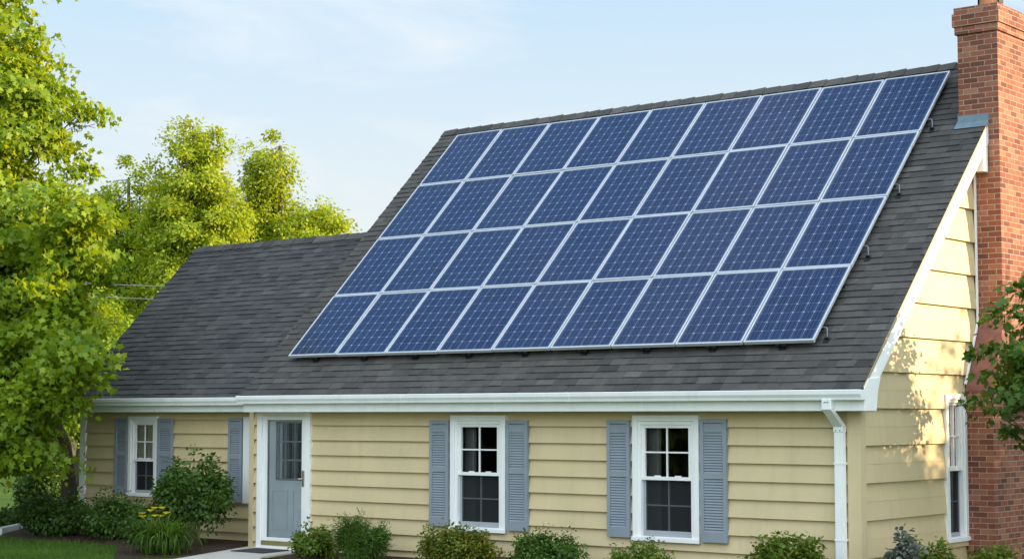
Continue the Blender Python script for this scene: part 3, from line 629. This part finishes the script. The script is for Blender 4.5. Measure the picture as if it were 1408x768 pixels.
# ------------------------------------------------------------------ solar panels
U0, V0 = -10.1735, 0.6772
PO = 0.15
TILT = (TH, 0, 0)
g_pan = "solar panels mounted on the roof"
ordn = ["first", "second", "third", "fourth", "fifth", "sixth", "seventh", "eighth", "ninth"]
rown = ["bottom row", "second row up", "third row up", "top row"]
def Pn(u, v, o): return (u, EY + v * CT - o * ST, EZ + v * ST + o * CT)
g2 = 0.010
fr = MB(); fwid = 0.024
def lb(mb, a, b, c, d, e, f): mb.box(a, b, c, d, e, f)
lb(fr, g2, PW - g2, g2, g2 + fwid, -0.05, 0.0); lb(fr, g2, PW - g2, PH - g2 - fwid, PH - g2, -0.04, 0.0)
lb(fr, g2, g2 + fwid, g2 + fwid, PH - g2 - fwid, -0.04, 0.0); lb(fr, PW - g2 - fwid, PW - g2, g2 + fwid, PH - g2 - fwid, -0.04, 0.0)
ce = MB(); ce.box(g2 + fwid, PW - g2 - fwid, g2 + fwid, PH - g2 - fwid, -0.03, -0.005)
bottom_panels = []
proto = empty("solar_panel", (0, 0, 0), "x", "solar panel", g_pan, rot=TILT)
p_fr = fr.build("frame", M["aluminium"], proto, bevel=0.002); p_ce = ce.build("cells", M["solar_cells"], proto)
def copy_thing(o):
    c = o.copy(); col.objects.link(c)
    for ch in list(o.children):
        d = ch.copy(); col.objects.link(d); d.parent = c
    return c
for j in range(4):
    for i in range(9):
        o = proto if (i == 0 and j == 0) else copy_thing(proto)
        o.location = Pn(U0 + i * PW, V0 + j * PH, PO)
        if j == 0: bottom_panels.append(o)
        jit = random.Random(i * 7 + j * 31)
        o.rotation_euler = (TH + jit.gauss(0, 0.003), jit.gauss(0, 0.003), 0)
        k = "leftmost" if i == 0 else "rightmost" if i == 8 else ordn[i] + " from the left" if i < 5 else ordn[8 - i] + " from the right"
        o["label"] = f"blue solar panel in the {rown[j]} of the array, {k}"
# rails under the panels (each one long piece) and the feet that carry them
for j in range(4):
    for f, nm in ((0.22, "lower"), (0.78, "upper")):
        v = V0 + (j + f) * PH; mb = MB()
        mb.hexa([Pn(U0 + 0.02, v - 0.02, 0.05), Pn(U0 + 9 * PW - 0.02, v - 0.02, 0.05), Pn(U0 + 9 * PW - 0.02, v + 0.02, 0.05), Pn(U0 + 0.02, v + 0.02, 0.05),
                 Pn(U0 + 0.02, v - 0.02, 0.098), Pn(U0 + 9 * PW - 0.02, v - 0.02, 0.098), Pn(U0 + 9 * PW - 0.02, v + 0.02, 0.098), Pn(U0 + 0.02, v + 0.02, 0.098)])
        o = mb.build("mounting_rail", M["black_metal"])
        tag(o, f"thin black rail under the {rown[j]} of solar panels, the {nm} of its two", "rail", "rails under the solar panels")
mb = MB(); mb.box(-0.05, 0.05, -0.03, 0.07, -0.134, -0.122); mb.box(-0.022, 0.022, 0.0, 0.035, -0.122, -0.051); mb.box(-0.075, -0.022, -0.022, 0.02, -0.092, -0.051); mb.box(0.022, 0.075, -0.022, 0.02, -0.092, -0.051)
foot = None
for i in range(9):
    foot = mb.build("mounting_foot", M["black_metal"], bottom_panels[i], bevel=0.003) if foot is None else foot.copy()
    if foot.name not in col.objects: col.objects.link(foot); foot.parent = bottom_panels[i]
    foot.location = (0.52 * PW, 0.012, 0)
hook = empty("roof_hook", (0, 0, 0), "x", "roof hook", "hooks beside the right edge of the array", rot=TILT)
mb = MB(); mb.tube([(-0.05, 0.0, -0.05), (0.03, 0.0, -0.045), (0.06, -0.01, -0.055), (0.064, -0.04, -0.075), (0.066, -0.09, -0.12), (0.068, -0.12, -0.136)], [0.014, 0.014, 0.014, 0.013, 0.012, 0.012], 8); mb.build("hook", M["steel"], hook, smooth=True)
mb = MB(); mb.box(0.035, 0.115, -0.20, -0.10, -0.138, -0.128); mb.box(0.05, 0.10, -0.145, -0.125, -0.128, -0.095); mb.build("base_plate", M["black_metal"], hook, bevel=0.002)
for i, j in enumerate((0.20, 1.30, 2.20, 3.22)):
    o = hook if i == 0 else copy_thing(hook)
    o.location = Pn(U0 + 9 * PW, V0 + j * PH, PO)
    o["label"] = f"metal hook on the shingles beside the right edge of the {rown[i]} of panels"

# ------------------------------------------------------------------ plants
def leaf_mesh(name, mat, parent, P, Nrm, Dr, size, shape, lg=None):
    """leaves as one mesh: P positions, Nrm normals, Dr stalk directions, all (n,3)"""
    n = len(P); sh = np.array(shape, float); k = len(sh)
    Dr = Dr - Nrm * (Dr * Nrm).sum(1, keepdims=True); Dr /= np.linalg.norm(Dr, axis=1, keepdims=True) + 1e-9
    S = np.cross(Dr, Nrm)
    V = P[:, None, :] + size[:, None, None] * (S[:, None, :] * sh[None, :, 0, None] + Dr[:, None, :] * sh[None, :, 1, None] + Nrm[:, None, :] * sh[None, :, 2, None])
    V = V.reshape(-1, 3) - np.array(ORG.get(parent.name, (0, 0, 0)) if parent else (0, 0, 0))
    me = bpy.data.meshes.new(name); me.vertices.add(n * k); me.vertices.foreach_set("co", V.ravel())
    me.loops.add(n * k); me.loops.foreach_set("vertex_index", np.arange(n * k, dtype=np.int32))
    me.polygons.add(n); me.polygons.foreach_set("loop_start", np.arange(0, n * k, k, dtype=np.int32))
    me.update(calc_edges=True); me.validate()
    me.materials.append(M[mat])
    o = bpy.data.objects.new(name, me); col.objects.link(o)
    if parent: o.parent = parent
    return o
MAPLE = [(0, 0, 0), (0.34, 0.08, 0.03), (0.24, 0.28, 0.0), (0.54, 0.50, 0.08), (0.20, 0.62, 0.0), (0, 1.0, -0.12), (-0.20, 0.62, 0.0), (-0.54, 0.50, 0.08), (-0.24, 0.28, 0.0), (-0.34, 0.08, 0.03)]
OVAL = [(0, 0, 0), (0.26, 0.25, 0.04), (0.30, 0.52, 0.05), (0.16, 0.82, 0.0), (0, 1.0, -0.06), (-0.16, 0.82, 0.0), (-0.30, 0.52, 0.05), (-0.26, 0.25, 0.04)]
DIAM = [(0, 0, 0), (0.36, 0.42, 0.06), (0, 1.0, -0.05), (-0.36, 0.42, 0.06)]
NEEDLE = [(-0.07, 0, 0), (0.07, 0, 0), (0.09, 0.6, 0.02), (0, 1, 0)]
def clumps_in(rr, ells, n, bias=0.45, thin=0.0):
    out = []
    vol = [(e[1][0] * e[1][1] * e[1][2]) ** 0.6 for e in ells]; tot = sum(vol)
    for e, v in zip(ells, vol):
        m_ = max(3, int(round(n * v / tot)))
        for _ in range(m_):
            d = rr.normal(size=3); d /= np.linalg.norm(d); r = rr.random() ** bias
            out.append((np.array(e[0]) + d * r * np.array(e[1]) * (0.74 + 0.44 * rr.random()), d * r, np.array(e[0])))
    return out
def foliage(rr, cl, per, csize, leaf, flat=0.5, droop=0.3, outward=0.9, up=0.35):
    P, Nn, D, S = [], [], [], []
    for c, d, e in cl:
        m_ = int(per * rr.uniform(0.5, 1.5)); cs = csize * rr.uniform(0.6, 1.45)
        q = np.clip(rr.normal(size=(m_, 3)), -1.7, 1.7) * 0.5; q *= np.array([cs, cs, cs * flat])
        q[:, 2] -= 0.35 * (q[:, 0] ** 2 + q[:, 1] ** 2) / cs
        P.append(c + q)
        nn = np.array([0, 0, up]) + outward * d + rr.normal(size=(m_, 3)) * 0.55; nn /= np.linalg.norm(nn, axis=1, keepdims=True); Nn.append(nn)
        dd = q / cs + d * 0.6 + rr.normal(size=(m_, 3)) * 0.5; dd[:, 2] -= droop; D.append(dd)
        S.append(leaf * rr.uniform(0.6, 1.3, size=m_))
    return np.concatenate(P), np.concatenate(Nn), np.concatenate(D), np.concatenate(S)
def limb(rr, a, b, r0, r1, n=6, wob=0.06, sag=0.0):
    a, b = np.array(a, float), np.array(b, float); L = np.linalg.norm(b - a); pts = []
    for i in range(n + 1):
        t_ = i / n; p = a + (b - a) * t_; p = p + rr.normal(size=3) * wob * L * math.sin(math.pi * t_) * 0.5; p[2] += sag * L * math.sin(math.pi * t_); pts.append(tuple(p))
    return pts, [r0 + (r1 - r0) * (i / n) for i in range(n + 1)]
def tree(name, label, cat, group, base, trunk_pts, r0, ells, nclump, per, csize, leaf, mat, shape=MAPLE, seed=1, nlimb=40, flat=0.5, droop=0.6, bark="bark", bias=0.45, skip=None, lowest=1, lk=0.42):
    rr = np.random.default_rng(seed)
    root = empty(name, base, label, cat, group)
    tr = MB(); n = len(trunk_pts)
    rad = [r0 * (1 - 0.8 * i / (n - 1)) for i in range(n)]; rad[0] = r0 * 1.35
    tr.tube(trunk_pts, rad, 12)
    cl = clumps_in(rr, ells, nclump, bias)
    if skip: cl = [c for c in cl if not skip(c[0])]
    tp = [np.array(p) for p in trunk_pts]
    idx = rr.permutation(len(cl))[:nlimb]
    for i in idx:
        c = cl[i][0]
        # leave the trunk a little below the clump
        best = min(range(lowest, n), key=lambda k: abs(tp[k][2] - (c[2] - 0.6 * np.linalg.norm(c[:2] - tp[k][:2]))))
        a = tp[best]; rb = max(0.012, rad[best] * lk)
        c = a + (c - a) * 0.93; pts, rd = limb(rr, a, c, rb, 0.006 + r0 * 0.03, 7, 0.08, 0.06); tr.tube(pts, rd, 6)
        for _ in range(3):
            j = rr.integers(2, 7); c2 = c + np.clip(rr.normal(size=3), -1, 1) * csize * 0.45
            pts2, rd2 = limb(rr, pts[j], c2, rd[j] * 0.6, 0.004 + r0 * 0.012, 4, 0.12, 0.03); tr.tube(pts2, rd2, 5)
    tr.build("trunk", M[bark], root, smooth=True, recalc=False)
    P, Nn, D, S = foliage(rr, cl, per, csize, leaf, flat, droop)
    if skip:
        k = np.array([not skip(p) for p in P]); P, Nn, D, S = P[k], Nn[k], D[k], S[k]
    leaf_mesh("crown", mat, root, P, Nn, D, S, shape)
    return root
# the maple at the left
MX, MY = -16.9, 0.9
tree("maple_tree", "tall bright green maple in front of the grey wing roof at the left edge", "tree", None, (MX, MY, 0),
     [(MX, MY, 0), (MX + .1, MY, 0.8), (MX + .05, MY - .1, 1.6), (MX - .2, MY - .5, 2.6), (MX - .4, MY - .9, 4.2), (MX - .6, MY - 1.2, 6.0), (MX - .7, MY - 1.3, 8.0), (MX - .8, MY - 1.4, 10.0), (MX - .9, MY - 1.4, 11.6)], 0.16,
     [((-16.7, -1.2, 3.9), (2.15, 1.9, 1.5)), ((-16.9, -1.0, 5.6), (2.2, 2.0, 1.7)), ((-17.5, -0.8, 7.6), (1.9, 1.9, 1.7)), ((-18.0, -0.6, 9.6), (1.55, 1.6, 1.9)), ((-16.3, -1.5, 2.7), (1.5, 1.2, 0.8)), ((-15.3, -1.5, 3.2), (0.9, 0.8, 0.9)), ((-17.9, -1.6, 2.3), (1.5, 1.3, 1.0)), ((-18.4, -1.5, 5.0), (1.8, 1.8, 3.0)), ((-13.85, -1.5, 3.5), (0.75, 0.65, 0.75)), ((-14.0, -1.4, 5.0), (0.8, 0.7, 1.2)), ((-14.9, -1.9, 1.75), (0.85, 0.7, 0.7)), ((-14.2, -1.9, 2.3), (0.6, 0.5, 0.55)), ((-13.75, -1.6, 2.4), (0.4, 0.35, 0.25))],
     520, 240, 0.50, 0.125, "maple_leaf", MAPLE, 11, 90, 0.36, 0.5, bias=0.45, lowest=4, lk=0.26, skip=lambda p: p[0] > -15.5 and p[1] > -0.35)
# the trees behind the house
gb = "trees behind the house"
def back_tree(label, x, y, h, ells, seed, mat="far_leaf", n=300, leaf=0.125, per=170, cs=0.46):
    tree("background_tree", label, "tree", gb, (x, y, 0), [(x, y, 0), (x + .1, y, h * .2), (x - .1, y + .1, h * .45), (x + .1, y, h * .7), (x, y, h * .97)], 0.24,
         [((x + a, y + b, c), r) for a, b, c, r in ells], n, per, cs, leaf, mat, DIAM, seed, 70, 0.75, 0.3)
back_tree("tall yellow green tree highest behind the wing roof, middle of the back trees", -35.8, 20.2, 12.4, [(0, 0, 7.2, (2.1, 2.0, 2.2)), (0.1, 0, 10.2, (1.35, 1.3, 2.2)), (-1.0, 0, 8.9, (1.0, 1.1, 1.4)), (1.2, 0.3, 8.6, (0.9, 0.9, 1.3)), (0, 0, 4.8, (3.0, 2.4, 1.8))], 21, n=460)
back_tree("yellow green tree right of the tallest one, its limbs reaching over the wing ridge", -36.2, 24.7, 12.3, [(0.2, 0, 7.2, (2.6, 2.3, 2.0)), (-0.4, 0, 10.3, (1.1, 1.1, 2.1)), (1.9, 0, 8.4, (1.2, 1.2, 1.5)), (-1.7, 0, 8.3, (1.2, 1.2, 1.5)), (1.8, 0, 6.4, (2.0, 2.0, 1.4))], 22, n=460)
back_tree("darker green tree in the gap between the maple and the tallest back tree", -40.2, 21.0, 11.0, [(0, 0, 6.5, (3.0, 2.6, 3.0)), (0.2, 0, 9.2, (2.1, 1.8, 2.3)), (1.6, 0, 5.0, (2.8, 2.4, 2.0))], 23, "maple_leaf", n=360)
back_tree("green tree standing farther back in the notch between the two yellow green crowns", -41.5, 28.0, 10.2, [(0, 0, 6.4, (3.4, 3.0, 3.2)), (1.0, 0, 8.2, (2.0, 2.0, 1.8)), (-2.0, 0, 5.6, (2.4, 2.2, 2.4))], 26, "maple_leaf", n=340)
back_tree("smaller shaded tree low behind the left slope of the wing roof", -33.5, 14.0, 6.6, [(0, 0, 4.2, (1.9, 1.9, 2.0)), (0.3, 0, 2.8, (2.0, 2.0, 1.4))], 24, "maple_leaf", n=200)
back_tree("broad far green tree low at the left edge behind the round shrub", -60.0, 27.0, 9.5, [(0, 0, 5.2, (4.5, 4, 3.4)), (3, 2, 4.0, (3.4, 3, 2.4)), (-3, -3, 4.0, (3.4, 3, 2.6))], 25, "dark_leaf", n=360, leaf=0.22, cs=0.9)
# a tree close to the chimney: only its outer twigs reach into the picture
tree("young_maple", "leafy green branches in front of the brick chimney at the right edge", "tree", None, (2.9, 2.1, 0),
     [(2.9, 2.1, 0), (2.85, 2.05, 0.8), (2.7, 1.9, 1.6), (2.55, 1.8, 2.4), (2.4, 1.7, 3.2), (2.35, 1.7, 3.8)], 0.06,
     [((2.05, 1.55, 2.5), (1.45, 1.4, 1.05)), ((2.25, 1.7, 3.25), (1.1, 1.1, 0.75))], 210, 40, 0.22, 0.10, "mid_leaf", MAPLE, 31, 80, 0.5, 0.45, bias=0.6, skip=lambda p: p[0] < 0.55)
# trees across the lawn to the right: they throw the dappled shade on the gable
gs = "trees to the right of the house"
for k, (x, y, h, rad, sd) in enumerate([(12.8, 8.2, 7.0, 2.5, 41), (10.2, 11.4, 7.4, 2.5, 42), (16.0, 5.0, 6.6, 2.5, 43), (11.8, 14.2, 7.0, 2.3, 44)]):
    tree("shade_tree", ["rounded maple on the right lawn, nearest in line with the chimney", "tallest maple on the right lawn", "maple on the right lawn farthest from the house", "small maple behind the house on the right lawn"][k], "tree", gs, (x, y, 0),
         [(x, y, 0), (x, y + .1, h * .3), (x + .1, y, h * .6), (x, y, h * .95)], 0.16, [((x, y, h * 0.6), (rad, rad, h * 0.36)), ((x + .4, y - .5, h * 0.4), (rad * 1.1, rad * 1.1, h * 0.25))], 420, 60, 0.62, 0.2, "maple_leaf", DIAM, sd, 30)
# trees across the street, mirrored in the window panes
gm_ = "trees across the street"
for k, (x, y, h, rad, sd) in enumerate([(-20, -24, 10, 4.2, 51), (-29, -28, 12, 4.6, 52), (-13, -31, 11, 4.4, 53), (-24, -37, 12, 5, 54), (-37, -22, 11, 4.5, 55)]):
    tree("street_tree", ["broad tree across the street straight opposite the front door", "tall tree across the street opposite the wing", "tree across the street opposite the front windows", "tree across the street standing behind the others", "tree across the street farthest to the left"][k], "tree", gm_, (x, y, 0),
         [(x, y, 0), (x, y + .1, h * .3), (x + .1, y, h * .6), (x, y, h * .95)], 0.25, [((x, y, h * 0.58), (rad, rad, h * 0.40)), ((x, y, h * 0.35), (rad * 1.1, rad * 1.1, h * 0.30))], 300, 46, 1.3, 0.5, "dark_leaf", DIAM, sd, 20)
# --- shrubs
def shrub(name, label, cat, x, y, wx, wy, h, mat, leaf, n, per, cs, seed, stem_h=0.12, shape=OVAL, nst=9, flat=0.8, group=None, z=0.02, bias=0.4, top=None):
    rr = np.random.default_rng(seed); root = empty(name, (x, y, z), label, cat, group)
    st = MB(); cz = z + stem_h + (h - stem_h) / 2
    hh = (h - stem_h) / 2; lobes = [((x, y, cz - hh * 0.12), (wx / 2 * 0.74, wy / 2 * 0.8, hh * 0.85))]
    for i in range(4):
        a = i * math.pi / 2 + rr.uniform(-0.6, 0.6); k_ = rr.uniform(0.42, 0.62); sz = rr.uniform(0.34, 0.52)
        lobes.append(((x + math.cos(a) * wx / 2 * k_, y + math.sin(a) * wy / 2 * k_, cz + hh * rr.uniform(-0.45, 0.45)), (wx / 2 * sz, wy / 2 * sz, hh * sz * 1.1)))
    cl = clumps_in(rr, lobes, n, bias)
    for i in range(nst):
        c = cl[rr.integers(len(cl))][0]
        pts, rd = limb(rr, (x + rr.normal() * 0.06, y + rr.normal() * 0.05, z - 0.02), c, 0.012 + 0.01 * rr.random(), 0.004, 6, 0.10, 0.05); st.tube(pts, rd, 6)
    if top:
        for i in range(top):
            a = rr.random() * 2 * math.pi; q = rr.random() ** 0.5
            bx, by = x + math.cos(a) * wx * 0.42 * q, y + math.sin(a) * wy * 0.42 * q; hz_ = z + h * (1.02 - 0.35 * q * q) + rr.uniform(-0.04, 0.15)
            pts, rd = limb(rr, (bx, by, z + h * 0.5), (bx + rr.normal() * 0.04, by + rr.normal() * 0.04, hz_), 0.005, 0.002, 5, 0.05); st.tube(pts, rd, 5)
            for p in pts[2:]: cl.append((np.array(p), np.array([0, 0, 0.7]), np.array(p)))
    st.build("stem", M["stem_bark"], root, smooth=True, recalc=False)
    P, Nn, D, S = foliage(rr, cl, per, cs, leaf, flat, 0.0, 0.9)
    leaf_mesh("foliage", mat, root, P, Nn, D, S, shape)
    return root
gsh = "shrubs in the front bed"
shrub("rounded_shrub", "dense dark round shrub standing alone on the lawn at the left", "shrub", -20.5, 2.9, 1.1, 1.1, 1.15, "dark_leaf", 0.07, 260, 26, 0.16, 61, 0.05, group=None)
shrub("low_shrub", "low dark shrub at the very left edge of the lawn", "shrub", -18.2, 0.6, 1.0, 0.9, 0.42, "shrub_leaf", 0.06, 130, 24, 0.14, 62, 0.02)
shrub("mounded_shrub", "low spreading dark shrub under the wing's left corner", "shrub", -15.25, -0.55, 1.75, 1.0, 0.66, "dark_leaf", 0.06, 300, 30, 0.14, 63, 0.02, z=0.06, top=14)
shrub("mounded_shrub", "low spreading dark shrub below the wing window", "shrub", -13.75, -0.50, 1.65, 0.95, 0.66, "dark_leaf", 0.06, 300, 30, 0.14, 64, 0.02, z=0.06, top=14)
shrub("mounded_shrub", "low dark shrub partly hidden between the daylilies and the tall shrub", "shrub", -12.55, -0.75, 1.0, 0.8, 0.62, "dark_leaf", 0.06, 200, 30, 0.14, 65, 0.02, z=0.05)
shrub("upright_shrub", "tall open shrub with bare stems left of the front door", "shrub", -11.55, -0.62, 1.55, 1.15, 1.40, "dark_leaf", 0.065, 420, 28, 0.15, 66, 0.30, nst=22, z=0.04, top=22)
shrub("small_bush", "small light green bush just right of the front door", "bush", -8.72, -0.75, 0.95, 0.65, 0.34, "light_leaf", 0.05, 120, 26, 0.10, 67, 0.02, top=16)
shrub("evergreen_bush", "dense pointed dark evergreen bush between the door and the first window", "bush", -7.70, -0.78, 0.90, 0.75, 0.50, "shrub_leaf", 0.075, 230, 42, 0.10, 68, 0.02, shape=NEEDLE, flat=1.1, top=26)
shrub("flowering_bush", "yellow tinged bush under the left front window", "bush", -5.92, -0.75, 1.50, 0.75, 0.43, "yellow_leaf", 0.045, 240, 30, 0.11, 69, 0.02, top=34)
shrub("leafy_bush", "green bush with loose upright twigs between the two front windows", "bush", -4.33, -0.75, 1.35, 0.75, 0.42, "shrub_leaf", 0.045, 210, 28, 0.10, 70, 0.02, top=30)
shrub("leafy_bush", "low green bush with few twigs under the right front window", "bush", -2.80, -0.75, 1.15, 0.7, 0.36, "light_leaf", 0.045, 180, 28, 0.10, 71, 0.02, top=14)
shrub("broadleaf_bush", "bush with larger glossy leaves left of the downspout", "bush", -0.56, -0.80, 1.10, 0.75, 0.56, "light_leaf", 0.062, 190, 24, 0.11, 72, 0.02, top=26)
shrub("silver_plant", "grey leaved plant at the foot of the gable wall", "plant", 0.75, -0.35, 0.32, 0.3, 0.62, "grey_leaf", 0.08, 30, 18, 0.07, 73, 0.1, top=5)
shrub("leafy_bush", "low green plant between the grey leaved plant and the chimney", "bush", 0.72, 0.35, 0.6, 0.5, 0.50, "light_leaf", 0.06, 60, 18, 0.10, 74, 0.02, top=8)
shrub("leafy_bush", "low weeds at the foot of the brick chimney", "bush", 0.80, 2.1, 0.5, 1.2, 0.36, "light_leaf", 0.06, 70, 16, 0.10, 75, 0.02, top=6)
# --- daylilies
rr = np.random.default_rng(80); lx, ly = -11.0, -1.72
lily = empty("daylily_clump", (lx, ly, 0), "arching clump of daylily blades with a few yellow flowers", "flowers")
mb = MB()
for i in range(560):
    a = rr.random() * 2 * math.pi; bx, by = lx + rr.normal() * 0.14, ly + rr.normal() * 0.12
    L = rr.uniform(0.55, 0.95); lean = rr.uniform(0.5, 1.5); wd = rr.uniform(0.009, 0.016)
    pr_p = None; ang = math.pi / 2 - 0.12 - lean * 0.25; p = np.array([bx, by, 0.0]); seg = 7; side = np.array([-math.sin(a), math.cos(a), 0])
    for s_ in range(seg + 1):
        wv_ = wd * (1 - (s_ / seg) ** 2.2) + 0.001; l_, r_ = p - side * wv_, p + side * wv_
        if pr_p is not None: mb.v += [tuple(pr_p[0]), tuple(pr_p[1]), tuple(r_), tuple(l_)]; b_ = len(mb.v) - 4; mb.f.append((b_, b_ + 1, b_ + 2, b_ + 3)); mb.t.append(0.5)
        pr_p = (l_, r_); p = p + np.array([math.cos(a) * math.cos(ang), math.sin(a) * math.cos(ang), math.sin(ang)]) * L / seg; ang -= lean * 2.2 * (s_ + 1) / seg / 4 + 0.03
mb.build("leaves", M["blade_leaf"], lily, recalc=False)
for i in range(9):
    fx, fy, fz = lx - 0.28 + rr.normal() * 0.14, ly + 0.05 + rr.normal() * 0.12, rr.uniform(0.54, 0.70)
    sm = MB(); pts, rd = limb(rr, (lx + rr.normal() * 0.05, ly, 0.0), (fx, fy, fz), 0.004, 0.003, 6, 0.05, 0.05); sm.tube(pts, rd, 5); so_ = sm.build("stalk", M["blade_leaf"], lily)
    fm = MB()
    for k in range(6):
        a = k * math.pi / 3 + rr.random() * 0.2; c, s_ = math.cos(a), math.sin(a); r_ = 0.055
        fm.face([(fx, fy, fz), (fx + c * r_ * .6 - s_ * r_ * .32, fy + s_ * r_ * .6 + c * r_ * .32, fz + 0.035), (fx + c * r_ * 1.15, fy + s_ * r_ * 1.15, fz + 0.03), (fx + c * r_ * .6 + s_ * r_ * .32, fy + s_ * r_ * .6 - c * r_ * .32, fz + 0.035)])
    fm.build("flower", M["petal"], so_, recalc=False)
# --- lawn blades where the lawn is near enough to show them
rr = np.random.default_rng(90); n = 60000
t1, t2 = rr.random(n), rr.random(n)
X_ = -20.5 + t1 * 11.0; Y_ = -6.5 + t2 * 6.2
k = (Y_ < np.interp(X_, [-21, -16.8, -15.4, -13.9, -12.7, -11.7, -10.9, -9.6, -5], [0.5, -0.75, -1.1, -0.9, -1.25, -2.0, -2.85, -3.4, -9.2]))
X_, Y_ = X_[k], Y_[k]; n = len(X_)
gd = rr.normal(size=(n, 3)) * 0.35; gd[:, 2] = 1.0; gn = rr.normal(size=(n, 3)); gn[:, 2] *= 0.2; gn /= np.linalg.norm(gn, axis=1, keepdims=True)
go = leaf_mesh("grass", "grass_blade", None, np.stack([X_, Y_, np.zeros(n)], 1), gn, gd, rr.uniform(0.035, 0.075, n), [(-0.09, 0, 0), (0.09, 0, 0), (0, 1, 0.1)])
tag(go, "short mown lawn grass in front of the planting bed", "grass", kind="stuff")
# --- edging timbers, doormat, wires, far house
for k, (p, q, lab) in enumerate([((-16.75, -0.66), (-17.62, 0.46), "white edging timber at the lawn's near end, by the low shrubs"), ((-17.65, 0.50), (-18.55, 1.62), "white edging timber running back towards the round shrub")]):
    dxy = Vector((q[0] - p[0], q[1] - p[1])).normalized(); nrm = Vector((-dxy.y, dxy.x)) * 0.06
    mb = MB(); mb.prism([(p[0] - nrm.x, p[1] - nrm.y), (q[0] - nrm.x, q[1] - nrm.y), (q[0] + nrm.x, q[1] + nrm.y), (p[0] + nrm.x, p[1] + nrm.y)], GZ - 0.03, GZ + 0.13, lambda u, v, z: (u, v, z))
    tag(mb.build("edging_timber", M["timber_white"], bevel=0.012), lab, "garden edging", "white garden edging")
mb = MB(); mb.prism([(-10.45, -0.28), (-9.72, -0.28), (-9.62, -0.92), (-10.35, -0.92)], GZ + 0.0325, GZ + 0.047, lambda u, v, z: (u, v, z)); tag(mb.build("doormat", M["mat_rubber"], bevel=0.004), "dark doormat on the concrete in front of the door", "doormat")
for k, (z0_, z1_, lab) in enumerate([(5.95, 5.45, "upper thin utility wire crossing in front of the back trees"), (5.6, 5.15, "lower thin utility wire crossing in front of the back trees")]):
    pts = []
    for i in range(15):
        f = i / 14; pts.append((-34 + f * 26, 9.0 + f * 1.0, z0_ + (z1_ - z0_) * f - 0.8 * math.sin(math.pi * f) + 0.35))
    mb = MB(); mb.tube(pts, 0.014, 6); tag(mb.build("utility_wire", M["cable"], smooth=True), lab, "wire", "utility wires")
fh = empty("neighbour_house", (-60, 33, 0), "small blurry tan house far behind the maple trunk", "house")
mb = MB(); mb.box(-64, -54, 30, 38, 0, 3.0); mb.build("wall", M["far_wall"], fh)
mb = MB(); mb.prism([(29.4, 2.9), (34, 5.6), (38.6, 2.9)], -64.5, -53.5, lambda u, v, x: (x, u, v)); mb.build("roof", M["far_roof"], fh)
mb = MB(); mb.box(-57.8, -56.8, 29.95, 30.02, 0.9, 2.2); mb.build("window", M["door_paint"], fh)
mb = MB(); mb.box(-53.99, -53.92, 33, 34.2, 0.9, 2.2); mb.build("window", M["door_paint"], fh)
# the wood on the horizon
rr = np.random.default_rng(95); cl = []
for i in range(700):
    a = rr.uniform(0, 1.75); Rr = rr.uniform(130, 190); c = np.array([-math.sin(a) * Rr + 10, math.cos(a) * Rr - 20, rr.uniform(0.5, 8.0)]); cl.append((c, np.array([0, 0, 0.5]), c))
P, Nn, D, S = foliage(rr, cl, 26, 4.5, 1.6, 0.7)
wd_ = leaf_mesh("distant_wood", "dark_leaf", None, P, Nn, D, S, DIAM); tag(wd_, "distant line of trees on the horizon", "wood", kind="stuff")
